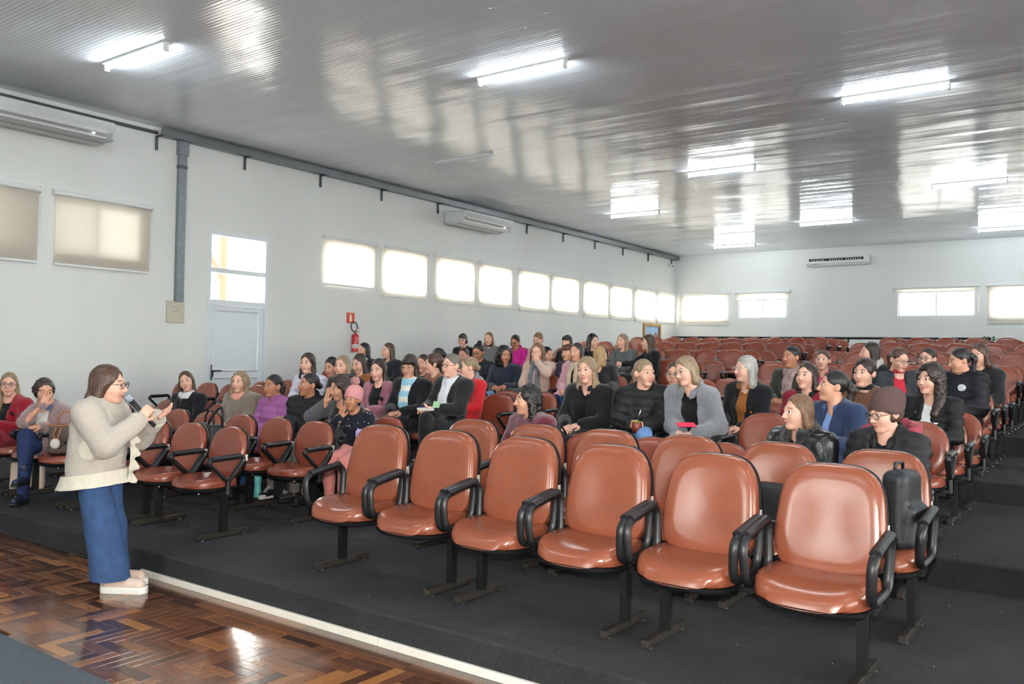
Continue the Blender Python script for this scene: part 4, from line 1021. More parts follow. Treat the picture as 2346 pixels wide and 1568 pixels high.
seated(4, -6.27, 1.27, -26, 'person in a black coat with a pale blue and white striped scarf and glasses', GL, skin='M', hair=('long', 'dbr', .20, .004), coat=('wool', (24, 25, 28)), scarf=((150, 200, 220), 'tails', stripes()), glass=GM, pants=('denim', LJEAN), hp=10, hairkw=dict(bang=.6, front=.4), bulk=.02)
seated(4, -5.72, 1.29, -46, 'person in a black coat and white scarf taking notes, legs crossed in black trousers', GL, skin='L', hair=('lowbun', 'gry', 0), coat=('wool', (34, 35, 37)), scarf=((220, 222, 228), 'tails'), glass=(70, 44, 34), pants=('wool', (24, 24, 27)), pose='note', cross=1, lean=(.03, 0), bulk=.024)
seated(6, -7.69, 1.28, -34, 'person mostly hidden behind the pale blue scarf, dark brown hair', GL, skin='M', hair=('long', 'dbr', .14), coat=('wool', (60, 44, 40)), pants=('wool', BLK))
seated(5, -6.73, 1.29, -84, 'person in a rust orange sweater seen from the side, very long brown ponytail', GL, skin='L', hair=('pony', 'br', .40, .008), coat=('knit', (150, 86, 48)), pants=('wool', BLK))
seated(7, -8.24, 1.18, -112, 'person turned away with a black ponytail and white hair tie', GL, skin='M', hair=('pony', 'blk', .16), coat=('wool', (32, 32, 36)), pants=('wool', BLK))
seated(8, -8.46, 1.20, -20, 'person peeking between the glasses-wearer and the bobbed head, brown hair tied back', GL, skin='M', hair=('back', 'br', 0), coat=('wool', (36, 38, 44)), pants=('wool', BLK))
seated(5, -6.19, 1.26, -76, 'person in a bright red jacket with a grey hood, blond hair tied back', GL, skin='L', hair=('lowbun', 'ash', 0), coat=('wool', (196, 36, 44)), collar=('hood', (128, 134, 142)), pants=('denim', LJEAN))
seated(7, -7.46, 1.25, -26, 'person in a black puffer jacket with dark-framed glasses and a top bun, looking down', GL, skin='T', hair=('bun', 'blk', 0), coat=('puffer', (26, 28, 34)), glass=(24, 22, 22), hp=14, pants=('denim', LJEAN), bulk=.022)
seated(10, -9.96, 1.26, -20, 'person in black with glasses and a short bob, farthest left by the wall', GL, skin='L', hair=('bob', 'dbr', .06), coat=('wool', (24, 25, 28)), glass=(60, 44, 40), pants=('wool', BLK), hairkw=dict(bang=.8))
seated(10, -9.35, 1.28, -20, 'person in a grey sweater with a black turtleneck and long blond hair', GL, skin='L', hair=('long', 'lbr', .24), coat=('knit', (112, 114, 116)), collar=('turtle', (24, 24, 26)), pants=('denim', JEAN), hairkw=dict(front=1.0))
seated(10, -8.76, 1.23, -26, 'person in a magenta puffer jacket with glasses, looking down', GL, skin='T', hair=('lowbun', 'blk', 0), coat=('puffer', (186, 28, 132)), collar=('hood', (186, 28, 132)), glass=(30, 26, 26), hp=18, pants=('denim', JEAN), bulk=.02)
seated(7, -6.98, 1.22, 18, 'person in a navy sweater with big black curly hair', GL, skin='T', hair=('afro', 'blk', 0, -.012), coat=('knit', (34, 42, 58)), pants=('denim', LJEAN), hp=8)
seated(7, -6.44, 1.27, -14, 'person in a cream and pink colour-block sweater with a grey scarf, hand over the face', GL, skin='L', hair=('curly', 'lbr', .16, -.012), coat=('knit', (206, 176, 160)), scarf=((120, 124, 132), 'shawl'), pose='faceL', hp=10, pants=('denim', JEAN), hairkw=dict(front=.6))
seated(10, -8.27, 1.27, -32, 'person in pale pink looking down, brown hair tied back, close to the wall', GL, skin='L', hair=('back', 'lbr', 0), coat=('wool', (204, 154, 160)), hp=20, pants=('denim', JEAN))
seated(9, -7.45, 1.24, 42, 'person in a pink sweater with sleek black hair, facing away from the curly blond head', GL, skin='M', hair=('lowbun', 'blk', 0), coat=('knit', (196, 130, 136)), hp=6, pants=('denim', JEAN))
seated(10, -7.68, 1.23, -30, 'person in black with a long dark fringe, behind the pink fur coat', GL, skin='L', hair=('long', 'dbr', .2), coat=('wool', (26, 26, 30)), pants=('wool', BLK), hairkw=dict(bang=.8))
seated(8, -6.52, 1.27, -36, 'person with short reddish hair and fringe, half hidden behind the striped scarf wearer', GL, skin='M', hair=('bob', 'red', .05), coat=('wool', (58, 44, 60)), pants=('wool', BLK), hairkw=dict(bang=1.0))
seated(7, -5.82, 1.27, -36, 'person in a pale pink coat with a long brown and cream scarf, hands clasped', GL, skin='M', hair=('long', 'dbr', .16), coat=('teddy', (206, 148, 162)), inner=(40, 30, 28), opening=.05, scarf=((196, 174, 150), 'shawl'), pants=('denim', DJEAN), bulk=.022)
seated(10, -7.15, 1.25, 36, 'person in a black coat with long black hair, turned towards a neighbour', GL, skin='L', hair=('long', 'blk', .28, .008), coat=('wool', (24, 24, 27)), pants=('wool', BLK), bulk=.02)
seated(8, -5.95, 1.24, 140, 'person seen from behind in a shaggy black coat, blond hair', GL, skin='L', hair=('long', 'bld', .16), coat=('fur', (24, 24, 26)), pants=('wool', BLK), bulk=.045, by=45)
seated(10, -6.62, 1.25, -40, 'person in a grey sweater with long ash blond hair, holding a mate gourd', GL, skin='L', hair=('long', 'ash', .30), coat=('knit', (92, 94, 97)), pants=('denim', JEAN), pose='hold', hairkw=dict(front=1.0))
seated(10, -6.12, 1.24, -82, 'person in a black coat with very long straight brown hair, reaching towards a neighbour', GL, skin='L', hair=('long', 'br', .36), coat=('wool', (22, 22, 25)), pants=('wool', BLK), pose='holdR', by=-40, lean=(-.02, -.04))
# centre block
seated(3, -4.08, 1.21, -72, 'person in a maroon fur coat with dark curly hair, in profile behind the front chairs', GC, skin='M', hair=('curlylong', 'blk', .22, .010), coat=('teddy', (96, 18, 42)), pants=('wool', BLK), bulk=.035, hairkw=dict(front=.3))
seated(4, -4.06, 1.28, -24, 'person in a black blazer over black with wavy blond hair, large earrings, hands clasped', GC, skin='L', hair=('long', 'ash', .18, .006), coat=('wool', (24, 24, 26)), inner=(16, 16, 18), opening=.055, collar=('lapel', (24, 24, 26)), pants=('wool', BLK), hr=-6, lean=(.03, -.03), bulk=.022, hairkw=dict(wavy=1.0, front=.6))
seated(4, -3.46, 1.27, 36, 'person in a black puffer jacket looking sideways, holding a mate gourd with both hands', GC, skin='L', hair=('pony', 'ash', .14), coat=('puffer', (27, 27, 30)), collar=('hood', (26, 26, 29)), pants=('denim', (104, 138, 184)), pose='hold', bulk=.03, cross=1, lean=(.02, 0))
seated(4, -2.92, 1.30, -42, 'person in a grey hooded coat over black, leaning to a neighbour, pink phone in hand', GC, skin='L', hair=('long', 'ash', .12, .004), coat=('teddy', (126, 128, 134)), inner=(16, 16, 18), opening=.085, collar=('hood', (124, 126, 132)), glass=(196, 190, 184), pants=('denim', LJEAN), hr=-12, hp=10, lean=(-.10, -.08), bulk=.026)
seated(5, -3.58, 1.25, -8, 'person in a pale grey top with glasses, half hidden between two heads', GC, skin='M', hair=('bob', 'br', .02), coat=('knit', (166, 166, 160)), collar=('turtle', (166, 166, 160)), glass=(170, 150, 140), pants=('denim', JEAN))
seated(5, -2.87, 1.32, -52, 'person in a black coat with a mustard collar, glasses and long silver hair', GC, skin='L', hair=('long', 'slv', .18, .004), coat=('wool', (22, 23, 28)), inner=(150, 92, 40), opening=.05, collar=('lapel', (150, 92, 40)), glass=(200, 196, 188), pants=('wool', BLK))
seated(3, -1.82, 1.23, -56, 'person in a black leather jacket with a big black fur collar, pearl earring', GC, skin='L', hair=('long', 'lbr', .10), coat=('leather', (20, 20, 22)), inner=(20, 20, 22), opening=.04, collar=('fur', (18, 18, 19)), pants=('wool', BLK), bulk=.03)
def pink_fur(root, J, Th):
    nk = np.array(J['neck'], float)
    def f(P):
        X = P[0]-nk[0]; Y = P[1]-nk[1]-.05; Z = P[2]-nk[2]-.035-.25*Y
        d = np.sqrt((np.sqrt(X*X+(Y*1.0)**2)-.15)**2+(Z*1.1)**2)-.034
        d = smax(d, -(Y+.05), .02)
        return d+wob(P, 120, .008)+wob(P, 60, .005, 1)
    V, Q = snet(f, nk-[.25, .2, .12], nk+[.25, .3, .16], .009)
    link('fur_trim', mesh_np('fur_trim', V, Q, [cloth_mat('fur', (176, 40, 72))]), None, root)
seated(3, -1.26, 1.255, -46, 'person in a brown ribbed knit hat and glasses, black puffer jacket with pink fur trim', GC, skin='L', hair=('bob', 'br', .05, -.004), coat=('puffer', (36, 36, 40)), inner=(16, 24, 32), opening=.07, collar=('hood', (38, 34, 34)), glass=(30, 26, 26), hat=((88, 66, 64), None), hp=12, pants=('denim', (44, 47, 56)), bulk=.035, extra=pink_fur, knees=3)
seated(5, -2.30, 1.27, -30, 'person in a crimson coat with a black scarf collar, shoulder-length dark hair', GC, skin='L', hair=('long', 'dbr', .13), coat=('wool', (128, 20, 40)), inner=(22, 20, 24), opening=.04, collar=('lapel', (24, 22, 26)), pants=('wool', BLK), hp=-5)
def swirl():
    return M('taupe_print_scarf', (146, 122, 120), .9, var=.35, vs=26)
seated(7, -3.02, 1.25, -40, 'person in a dark olive coat with a taupe patterned scarf, hair tied back', GC, skin='T', hair=('lowbun', 'blk', 0), coat=('wool', (54, 56, 46)), scarf=((146, 122, 120), 'tails', swirl()), pants=('wool', BLK))
seated(8, -2.92, 1.22, -14, 'person in a dark vest over a raspberry pink collar, hair pulled back', GC, skin='L', hair=('back', 'br', 0), coat=('wool', (40, 38, 40)), inner=(206, 72, 110), opening=.06, collar=('lapel', (190, 40, 70)), pants=('denim', JEAN), hp=-4)
seated(4, -1.84, 1.21, -72, 'person in a blue coat in profile with a dark ponytail and pearl earring', GC, skin='M', hair=('pony', 'blk', .24), coat=('wool', (40, 54, 84)), inner=(120, 146, 196), opening=.03, collar=('lapel', (70, 92, 136)), pants=('denim', LJEAN), hp=-6, bulk=.024)
seated(5, -1.81, 1.31, -30, 'person in a brown zipped fleece with dark hair pinned back', GC, skin='L', hair=('lowbun', 'dbr', 0, .006), coat=('teddy', (98, 60, 38)), collar=('turtle', (24, 22, 22)), pants=('wool', BLK))
seated(5, -1.30, 1.27, -36, 'person in a black jacket over a white collar with long dark curly hair', GC, skin='L', hair=('curlylong', 'dbr', .28, .020), coat=('puffer', (24, 25, 28)), inner=(226, 226, 224), opening=.035, pants=('denim', (70, 110, 160)), shoes=('boot', (150, 104, 62)), hairkw=dict(front=1.4))
seated(7, -1.88, 1.24, 40, 'person in a dark jacket over a red turtleneck with glasses and ponytail', GC, skin='L', hair=('pony', 'br', .18), coat=('puffer', (48, 52, 58)), inner=(190, 44, 62), opening=.05, collar=('turtle', (190, 44, 62)), glass=(90, 66, 60), hp=14, pants=('wool', BLK))
seated(8, -1.78, 1.26, -30, 'person with dark-framed glasses and brown hair behind the red turtleneck', GC, skin='L', hair=('back', 'dbr', 0), coat=('wool', (60, 58, 62)), glass=(50, 40, 40), pants=('wool', BLK))
def badge(root, J, Th):
    b = MB(); p = np.array(J['chest'])*.5+np.array(J['shoL'])*.5+[.0, -.155, -.01]; b.tube([tuple(p), tuple(p+[0.004, -.03, 0])], .034, 16); b.build('round_badge', M('badge_white', (206, 210, 214), .6, var=.3, vs=40), root)
seated(7, -1.34, 1.24, -64, 'person in a large black hooded jacket with a round white badge, black ponytail', GC, skin='M', hair=('pony', 'blk', .2), coat=('puffer', (26, 27, 32)), collar=('hood', (24, 25, 29)), pants=('denim', (70, 108, 156)), bulk=.036, hp=12, extra=badge, fat=.06)
seated(8, -1.27, 1.31, -36, 'person with brown hair looking down behind the badge wearer', GC, skin='L', hair=('long', 'br', .14), coat=('wool', (38, 38, 42)), hp=12, pants=('wool', BLK))
seated(8, -2.40, 1.32, -72, 'person with long dark hair in profile, dark jacket with a white fur edge', GC, skin='L', hair=('long', 'dbr', .2), coat=('wool', (36, 36, 42)), collar=('fur', (214, 210, 204)), pants=('wool', BLK))
# ------------------------------------------------------------------ the standing speaker
def presenter():
    J = dict(pelvis=(0, .02, .80), waist=(0, .015, .93), chest=(0, .01, 1.08), neck=(0, -.01, 1.245), head=(0, -.055, 1.375),
             shoR=(-.175, .0, 1.19), shoL=(.175, .0, 1.19), elbR=(-.235, -.165, .985), wriR=(-.085, -.315, 1.155), elbL=(.22, -.17, .99), wriL=(.06, -.37, 1.16),
             hipR=(-.09, -.005, .76), hipL=(.09, .0, .76), kneR=(-.095, -.085, .42), kneL=(.095, -.03, .42), ankR=(-.10, -.15, .095), ankL=(.10, -.05, .095),
             toeR=(-.11, -.31, .05), toeL=(.11, -.20, .05), hem=.125, thigh=.094, knee=.105)
    J = {k: (np.array(v, float) if k not in ('hem', 'thigh', 'knee') else v) for k, v in J.items()}
    Jb = {k: v for k, v in J.items() if k != 'hem'}
    class D(dict): pass
    hands = {'R': ('grip', (.25, -.55, .8), (.8, -.1, .3)), 'L': ('open', (-.1, -.85, .55), (-.45, -.25, .85))}
    def extra(root, J, Th):
        m = cloth_mat('knit', (222, 214, 196))
        def ruffle(path_r, z0, z1, n=64):
            rs = []
            for z, gr in ((z0, 0), ((z0+z1)/2, .010), (z1, .024)):
                ring = []
                for k in range(n):
                    a = 2*math.pi*k/n; w = 1+gr*1.0*math.sin(a*13)+gr*.6*math.sin(a*7+1)
                    ring.append(((path_r[0]+gr*.9)*w*math.cos(a), .02+(path_r[1]+gr*1.1)*w*math.sin(a)+.03*(z0-z)*0, z-.03*math.sin(a)))
                rs.append(ring)
            o = MB(); o.rings(rs, cap=False); inner = [[(x*.97, y*.97, z) for x, y, z in r] for r in rs][::-1]; o.rings(inner, cap=False)
            return o
        ruffle((.212, .214), .785, .695).build('ruffle_hem', m, root, True)
        fr = MB(); n = 22
        for side in (0, 1):
            V = []
            for i in range(n+1):
                z = 1.12-.40*i/n; yb = -.205-.02*math.sin(math.pi*i/n)
                for j in range(4): V.append(((j-1.5)*.016*(1 if side == 0 else .9), yb+(.004 if side else 0)-.045*(j/3)*(.6+.5*math.sin(i*1.25))-.004, z+.01*math.sin(i*1.25+j)))
            F = [(i*4+j, i*4+j+1, i*4+j+5, i*4+j+4) for i in range(n) for j in range(3)]
            fr.add(V, F)
        fr.build('front_ruffle', m, root, True)
        for s in 'RL':
            w = np.array(J['wri'+s]); e = np.array(J['elb'+s]); u = (w-e)/np.linalg.norm(w-e)
            c = MB(); c.tube([tuple(w-u*.075), tuple(w-u*.045), tuple(w-u*.01)], [.050, .062, .064], 14); c.build('cuff', m, root, True)
        pk = MB(); pk.sphere((-.20, -.03, .95), .075, 14, (.16, .9, 1)); pk.build('pocket_patch', m, root, True)
        rg = MB(); rg.tube([tuple(np.array(J['wriR'])+[.05*math.cos(a)*.55, -.005, .03+.028*math.sin(a)]) for a in [2*math.pi*k/12 for k in range(12)]], .006, 6, True); rg.build('bracelet', M('silver_bracelet', (190, 188, 184), .25, metal=1), root, True)
    hc = J['head']
    root = make_person((-5.655, 3.06, 0), R(124), 'standing person in a cream ruffled knit cardigan and wide blue jeans speaking into a microphone', None, J, (R(6), R(2), 0), skin='L', hair=('long', 'br', .26, .006),
                       coat=('knit', (190, 180, 168)), pants=('denim', (58, 82, 120)), shoes=None, near=True, bulk=.03, hands=hands, glass=(28, 24, 26), skirt=False, extra=extra, fat=.15, heads=1.04, cutz=.74, vox=.0105, hairkw=dict(front=-.6, out=.07))
    # platform loafers
    for s in 'RL':
        a = J['ank'+s]; toe = J['toe'+s]-a; yaw = math.atan2(toe[0], -toe[1])
        V, Q = snet(lambda P: smax(smin(s_cone(P, (0, .05, .055), (0, -.125, .05), .040, .036), s_ell(P, (0, .03, .085), (.042, .06, .03)), .03), -(P[2]-.036), .006), (-.07, -.2, .0), (.07, .13, .15), .006)
        V2, Q2 = snet(lambda P: smax(s_cone((P[0]*.9, P[1], P[2]*0), (0, .06, 0), (0, -.135, 0), .043, .040), np.abs(P[2]-.02)-.022, .004), (-.07, -.21, -.01), (.07, .13, .06), .006)
        Vc, Qc, Ic = concat([(V, Q, 0), (V2, Q2, 1)])
        o = link('shoe', mesh_np('shoe', Vc, Qc, [M('blush_loafer', (214, 190, 172), .5), M('white_sole', (232, 230, 224), .5)], Ic), None, root); o.location = (a[0], a[1]-.055, 0); o.rotation_euler = (0, 0, yaw); o.scale = (1.1, 1.16, 1.1)
    return root, J
pres, PJ = presenter()
pm = pres.matrix_basis if False else Matrix.Translation((-5.655, 3.06, 0)) @ Matrix.Rotation(R(124), 4, 'Z')
def plw(p): return pm @ Vector(p)
def microphone():
    a, b = Vector((-.045, -.215, 1.292)), Vector((-.035, -.395, 1.105)); d = (b-a).normalized()
    r = empty('microphone', plw(b), 0, 'black wireless microphone with a silver grille held by the speaker', 'microphone')
    inv = Matrix.Translation(-plw(b))
    w = lambda p: inv @ plw(p)
    g = MB(); g.tube([w(a-d*.030), w(a-d*.022), w(a-d*.006), w(a+d*.014), w(a+d*.026)], [.008, .021, .027, .025, .019], 14); g.build('grille', M('mic_grille', (176, 184, 198), .3, metal=.8, bump=.6, bs=400), r, True)
    k = MB(); k.tube([w(a+d*.026), w(a+d*.034)], .021, 14); k.build('grille_ring', M('mic_ring', (150, 150, 156), .25, metal=1), r, True)
    h = MB(); h.tube([w(a+d*.034), w(a+d*.10), w(b)], [.019, .0165, .014], 14); h.build('handle', m_blk, r, True)
microphone()
# ------------------------------------------------------------------ things people hold or left on chairs and floor
def at_seat(row, X, by=0):
    y, z = row_pos(row); return Matrix.Translation((X, y, z)) @ Matrix.Rotation(R(by), 4, 'Z')
def gourd(loc, label, col):
    r = empty('mate_gourd', loc, 0, label, 'cup')
    g = MB(); g.lathe([(.02, 0), (.038, .01), (.046, .04), (.042, .075), (.038, .092), (.034, .094)], 18); g.build('gourd_cup', M('gourd_%d' % col[0], col, .35), r, True)
    h = MB(); h.lathe([(.039, .088), (.040, .098), (.034, .100), (.0, .102)], 18); h.build('yerba', M('yerba_green', (126, 138, 48), .9, bump=1, bs=200), r, True)
    s = MB(); s.tube([(0, 0, .09), (.02, -.008, .14), (.045, -.02, .20)], [.004, .004, .006], 8); s.build('bombilla', M('bombilla_steel', (196, 190, 180), .25, metal=.9), r, True)
by = max(-24, min(34, (math.degrees(math.atan2(3.46, 6.80))+36)*.35))
gourd(at_seat(4, -3.46, by) @ Vector((-.005, -.345, .635)), 'brown mate gourd with green yerba and metal straw held over a jeans knee', (122, 46, 30))
gourd(at_seat(10, -6.62, 0) @ Vector((-.05, -.38, .73)), 'dark mate gourd held between two people in the back of the left block', (40, 30, 28))
ph = empty('phone', at_seat(4, -2.92, 8) @ Vector((-.0, -.36, .735)), R(40), 'bright pink phone case in the hand of the grey coat wearer', 'phone')
MB().box((0, 0, 0), (.15, .075, .012), Matrix.Rotation(R(20), 3, 'X'), ch=.004).build('phone_case', M('pink_case', (240, 50, 90), .4), ph)
MB().box((0, -.003, -.0065), (.135, .06, .002), Matrix.Rotation(R(20), 3, 'X')).build('screen', M('phone_screen', (20, 20, 24), .1), ph)
nb = empty('notebook', at_seat(4, -5.72, 8) @ Vector((-.02, -.30, .715)), R(10), 'small white notebook with a blue pen on crossed knees', 'notebook')
MB().box((0, 0, 0), (.15, .20, .022), ch=.002).build('pages', M('notebook_pages', (232, 226, 208), .8), nb)
MB().box((0, 0, .0125), (.152, .202, .003)).build('cover', M('notebook_cover', (226, 226, 226), .6), nb)
pn = MB(); pn.tube([(-.06, -.08, .02), (-.02, .05, .024)], .004, 6); pn.build('pen', M('blue_pen', (40, 40, 150), .4), nb)
sn = empty('sticky_note', at_seat(4, -5.72, 8) @ Vector((.075, -.30, .765)), R(14), 'pale green sticky note held above the notebook', 'note')
MB().box((0, 0, 0), (.075, .004, .07), Matrix.Rotation(R(-25), 3, 'X')).build('paper', M('green_paper', (150, 188, 150), .8), sn)
def handbag(loc, rz, label, w, d, h, col, hcol, handle=True, deco=None, mat=None, name='handbag'):
    r = empty(name, loc, rz, label, 'bag')
    def f(P):
        dd = s_box(P, (0, 0, h/2), (w/2, d/2*1.0, h/2), min(.03, d*.3)); return dd+wob(P, 22, .004)
    V, Q = snet(f, (-w/2-.03, -d/2-.03, -.02), (w/2+.03, d/2+.03, h+.03), .012)
    link('bag_body', mesh_np('bag_body', V, Q, [mat or M('bag_%d_%d_%d' % col, col, .6, var=.1, vs=30, bump=.2, bs=60)]), None, r)
    if handle:
        t = MB(); t.tube([(-w*.25, 0, h-.01), (-w*.23, 0, h+.07), (-w*.1, .01, h+.12), (w*.1, .01, h+.12), (w*.23, 0, h+.07), (w*.25, 0, h-.01)], .009, 8); t.build('handle', M('strap_%d_%d_%d' % hcol, hcol, .5), r, True)
    if deco: deco(r)
    return r
def check_mat():
    m = M('brown_monogram_canvas', (92, 76, 66), .6); nt = m.node_tree; b = nt.nodes['Principled BSDF']; tc = nt.nodes.new('ShaderNodeTexCoord'); ck = nt.nodes.new('ShaderNodeTexChecker'); ck.inputs['Scale'].default_value = 55
    ck.inputs[1].default_value = (*lin((98, 84, 74)), 1); ck.inputs[2].default_value = (*lin((78, 64, 56)), 1); nt.links.new(tc.outputs['Object'], ck.inputs[0]); nt.links.new(ck.outputs[0], b.inputs['Base Color']); return m
y1, z1 = row_pos(1)
def deco1(r):
    MB().box((0, 0, .265), (.27, .13, .014), ch=.004).build('leather_rim', M('tan_leather', (160, 104, 66), .5), r)
    s = MB(); s.tube([(-.05, -.07, .25), (-.07, -.085, .18), (-.05, -.085, .14)], .008, 6); s.tube([(.0, -.07, .25), (-.02, -.088, .18), (-.03, -.088, .14)], .007, 6); s.build('leather_strap', M('tan_leather', (160, 104, 66), .5), r)
    p = MB(); p.sphere((-.045, -.10, .10), .045, 14, (1, .6, 1.1)); p.build('white_pom_charm', M('white_pom', (226, 222, 212), .9), r, True)
handbag((-7.98, y1-.07, z1+.462), R(40), 'brown checked handbag with a white charm on a chair beside the mauve jacket', .26, .13, .27, (92, 76, 66), (160, 104, 66), True, deco1, check_mat())
handbag((-8.95, y1+.05, z1+.0), R(60), 'beige tote bag standing on the carpet at the left picture edge', .30, .14, .30, (206, 184, 166), (24, 24, 26))
y2, z2 = row_pos(2)
bo_ = handbag((-7.02, y2-.10, z2+.455), R(-8), 'black tote bag with long handles on a chair of the second left row', .34, .16, .30, (28, 28, 31), (24, 24, 26))
t = MB(); t.tube([(.05, -.04, .29), (.07, -.02, .36), (.12, .02, .44), (.17, .03, .46), (.20, .03, .40), (.21, .02, .28)], .012, 8); t.build('long_handle', M('strap_24_24_26', (24, 24, 26), .5), bo_, True)
bt = empty('water_bottle', (-6.93, 5.36, PZ[0]), 0, 'turquoise water bottle standing on the carpet under the second left row', 'bottle')
m_teal = M('turquoise_plastic', (110, 200, 196), .3, spec=.6)
g = MB(); g.lathe([(.034, 0), (.038, .01), (.038, .07), (.033, .10), (.033, .13), (.037, .16), (.037, .20), (.026, .225)], 20); g.build('bottle_body', m_teal, bt, True)
g = MB(); g.lathe([(.027, .225), (.027, .262), (.022, .268)], 16); g.build('cap', m_teal, bt, True)
handbag((-6.72, 5.52, PZ[0]), R(5), 'dark fabric bag on the carpet beside the turquoise bottle', .30, .2, .26, (34, 34, 37), (28, 28, 30), False)
ch_x = -5.83; y3, z3 = row_pos(3)
lb_ = handbag((-5.80, y3-.16, z3+.455), R(20), 'lilac plastic bag lying on the chair next to the child', .17, .09, .27, (190, 172, 220), (190, 172, 220), False, mat=M('lilac_plastic', (186, 168, 222), .35))
# backpack on the last chair of the second row, and a black bag two chairs further
bpk = empty('backpack', (-.955, y2-.03, z2+.455), R(78), 'black backpack leaning on the last chair of the second row at the aisle', 'backpack')
def fbp(P): return smin(s_box(P, (0, 0, .21), (.13, .065, .21), .05), s_box(P, (0, -.07, .13), (.10, .035, .11), .03), .03)+wob(P, 18, .004)
V, Q = snet(fbp, (-.22, -.17, -.02), (.22, .12, .5), .011); link('pack_body', mesh_np('pack_body', V, Q, [M('backpack_black', (30, 32, 36), .5, bump=.2, bs=80)]), None, bpk)
t = MB(); t.tube([(-.05, .02, .41), (-.045, .02, .455), (.045, .02, .455), (.05, .02, .41)], .009, 8); t.build('grab_handle', m_blk, bpk, True)
t = MB(); t.tube([(.12, -.06, .04), (.134, -.03, .2), (.12, -.02, .36)], .006, 6); t.build('zip', M('zip_steel', (150, 146, 138), .3, metal=.9), bpk, True)
bg2 = handbag((-1.60, y2-.10, z2+.455), R(-6), 'black fabric bag with a metal clasp on the fifth-row-side chair of the second row', .32, .16, .28, (28, 28, 30), (26, 26, 28), False, lambda r: MB().box((.02, -.085, .08), (.05, .012, .016), ch=.003).build('clasp', m_chrome, r))
bg2['label'] = 'black fabric bag with a metal clasp on the second chair from the aisle, second row'
hb = handbag((-.92, 6.05, PZ[0]+.42), R(80), 'small black handbag with a gold chain hanging at the aisle beside the knit hat wearer', .24, .08, .2, (26, 26, 28), (26, 26, 28), False)
t = MB(); t.tube([(-.1, 0, .2), (-.06, 0, .30), (.04, 0, .31), (.1, 0, .2)], .006, 6); t.build('chain', M('gold_chain', (190, 160, 90), .3, metal=1), hb, True)
hb.location = (-1.02, 5.62, PZ[0]+.30)
plaid = M('plaid_black_white', (70, 70, 72), .8, var=.6, vs=60)
handbag((-6.20, row_pos(6)[0]+.26, row_pos(6)[1]+.50), R(10), 'black and white checked bag behind an empty chair of the sixth row', .40, .12, .36, (60, 60, 62), (40, 40, 40), False, mat=plaid)
# ------------------------------------------------------------------ fire extinguisher + sign
ex = empty('fire_extinguisher', (XL, 11.54, 1.66), 0, 'red fire extinguisher with a black hose hanging on the left wall', 'fire extinguisher')
ex.scale = (.68, .68, .68)
m_red = M('extinguisher_red', (186, 26, 36), .3, spec=.6)
g = MB(); g.lathe([(.085, 0), (.098, .012), (.10, .03), (.10, .44), (.09, .475), (.06, .505), (.03, .52), (.028, .545)], 24, (.12, 0, 0)); autosmooth(g.build('cylinder_body', m_red, ex))
g = MB(); g.lathe([(.1012, .10), (.1012, .22)], 24, (.12, 0, 0)); g.build('white_label', M('extinguisher_label', (208, 190, 196), .6, var=.25, vs=60), ex)
for dy_, dz_ in ((-.045, .30), (.04, .30), (-.035, .38), (.045, .375)):
    MB().sphere((.215, dy_, dz_), .025, 10, (.2, 1, .8)).build('pictogram', M('print_white', (226, 214, 220), .6), ex)
v = MB(); v.tube([(.12, 0, .54), (.12, 0, .60)], .022, 10); v.tube([(.12, 0, .60), (.15, .09, .69)], .011, 6); v.tube([(.12, 0, .585), (.15, .12, .575)], .010, 6); v.build('valve_lever', M('valve_red', (150, 60, 52), .4), ex)
hs_ = MB(); hs_.tube(arc([(.12, -.02, .56), (.14, -.10, .575), (.15, -.19, .64), (.15, -.215, .74), (.15, -.16, .83), (.15, -.06, .85), (.14, .02, .79), (.13, .06, .69)], .06, 3, False), .016, 8); hs_.build('hose', M('black_rubber', (28, 34, 40), .5), ex, True)
MB().box((.02, 0, .44), (.04, .05, .08)).build('wall_hook', m_galv, ex)
sg = empty('extinguisher_sign', (XL, 11.47, 2.215), 0, 'square red sign with a white extinguisher symbol above the extinguisher', 'sign')
MB().box((.006, 0, .10), (.008, .20, .20)).build('sign_plate', M('sign_red', (214, 74, 52), .5), sg)
k = MB(); k.box((.011, 0, .085), (.003, .055, .12)); k.box((.011, .0, .155), (.003, .03, .025)); k.box((.011, -.02, .172), (.003, .05, .012)); k.build('extinguisher_symbol', M('sign_white', (232, 228, 196), .5), sg)
# ------------------------------------------------------------------ picture, camera, rail, vine, wall box
fr = empty('framed_picture', (XL, 24.4, 2.05), 0, 'gilt-framed landscape picture with rocks and sky on the left wall near the corner', 'picture')
m_gilt = M('gilt_frame', (168, 124, 58), .4, var=.15, vs=20)
for (y, z, dy_, dz_) in ((0, .04, 1.2, .09), (0, .66, 1.2, .09), (-.555, .35, .09, .53), (.555, .35, .09, .53)): MB().box((.025, y, z), (.05, dy_, dz_), ch=.01).build('frame_rail', m_gilt, fr)
MB().box((.012, 0, .35), (.012, 1.03, .55)).build('canvas', M('picture_sky', (150, 182, 220), .5, var=.15, vs=2), fr)
for y, z, a, b, c in ((-.12, .26, .09, .17, (150, 132, 128)), (.26, .25, .15, .19, (146, 104, 88))):
    s = MB(); s.rings([[(.019+t, y+a*math.cos(q), max(.085, z+b*math.sin(q))) for q in [2*math.pi*k/20 for k in range(20)]] for t in (0, .002)]); s.build('painted_rock', M('rock_%d' % c[2], c, .6, var=.25, vs=14), fr)
MB().box((.02, .46, .36), (.004, .07, .5)).build('painted_tree', M('painted_tree', (58, 60, 74), .6), fr)
MB().box((.0195, 0, .13), (.003, 1.02, .09)).build('painted_ground', M('painted_ground', (206, 176, 160), .6), fr)
sc_ = empty('security_camera', (XL, 25.56, 4.70), 0, 'small white security camera under the end of the cable tray', 'camera')
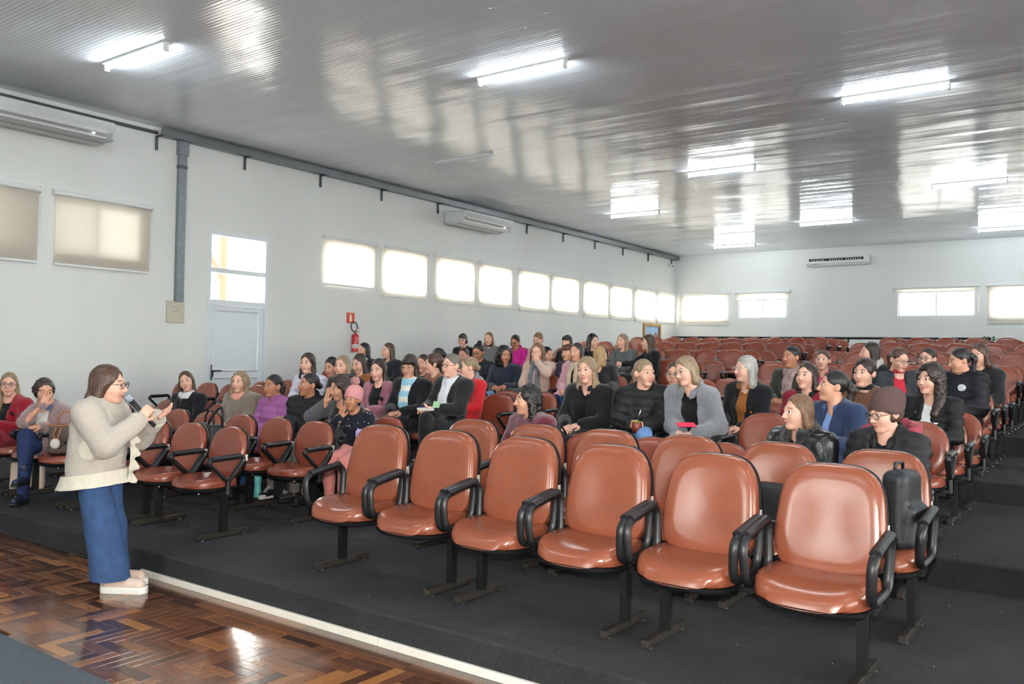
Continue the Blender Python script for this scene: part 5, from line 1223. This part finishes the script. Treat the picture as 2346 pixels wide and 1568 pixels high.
MB().box((.05, 0, .05), (.1, .08, .03)).build('mount', m_white, sc_); MB().sphere((.11, 0, 0), .05, 14).build('housing', m_white, sc_, True); MB().sphere((.145, -.02, -.01), .024, 12).build('lens', M('camera_lens', (24, 24, 28), .15), sc_, True)
rl = empty('guard_rail', (-6.4, 22.62, PZ[6]), 0, 'black metal guard rail behind the last row', 'railing')
t = MB(); t.tube([(-4.2, 0, .885), (3.9, 0, .86)], .03, 10); t.build('top_rail', m_steel, rl, True)
for x in (-4.1, -2.5, -.9, .7, 2.3, 3.65): t = MB(); t.tube([(x, 0, 0), (x, 0, .87)], .024, 8); t.build('post', m_steel, rl, True)
t = MB(); t.tube([(-4.1, 0, .42), (3.65, 0, .42)], .018, 8); t.build('lower_rail', m_steel, rl, True)
vn = empty('hanging_vine', (-2.48, 22.58, PZ[6]+.86), 0, 'small green ivy spray hanging from the end of the guard rail', 'plant')
st = [Vector((-.12+.05*i, .02*math.sin(i), .04-.004*i*i)) for i in range(9)]
t = MB(); t.tube(st, .005, 5); t.build('stem', M('ivy_stem', (110, 104, 70), .7), vn)
lfm = MB().add([(0, 0, 0), (.03, .012, .008), (.035, .03, .0), (.02, .045, -.006), (0, .07, -.016), (-.02, .045, -.006), (-.035, .03, .0), (-.03, .012, .008)], [(0, 1, 2, 3, 4, 5, 6, 7)]).mesh('leaf', M('ivy_leaf', (104, 136, 96), .6, var=.2, vs=20))
rnd = random.Random(5)
for i in range(22):
    o = link('leaf', lfm, None, vn); p = st[rnd.randrange(9)]; o.location = p+Vector((rnd.uniform(-.03, .03), rnd.uniform(-.03, .03), rnd.uniform(-.03, .03))); o.rotation_euler = (rnd.uniform(0, 6), rnd.uniform(0, 6), rnd.uniform(0, 6)); k = rnd.uniform(.8, 1.5); o.scale = (k, k, k)
wb = empty('wall_socket', (-5.57, YB, 2.40), 0, 'small white electrical box on the back wall just above the rail', 'socket')
MB().box((0, -.02, .05), (.09, .04, .13), ch=.008).build('socket_body', m_white, wb)
# bits of lint trodden into the carpet
lt = MB(); rnd = random.Random(11)
for i in range(70):
    k = rnd.choice((0, 0, 0, 0, 1, 2)); x = rnd.uniform(-7.5, .2) if k == 0 else rnd.uniform(-1.0, .6); y = Y0+YP*k+rnd.uniform(.08, 2.6)
    lt.box((x, y, PZ[k]+.002), (rnd.uniform(.002, .007), rnd.uniform(.002, .005), .002), Matrix.Rotation(rnd.uniform(0, 3), 3, 'Z'))
tag(lt.build('carpet_lint', M('lint', (196, 192, 184), .9)), 'scattered pale bits of lint on the dark carpet', 'lint', kind='stuff')
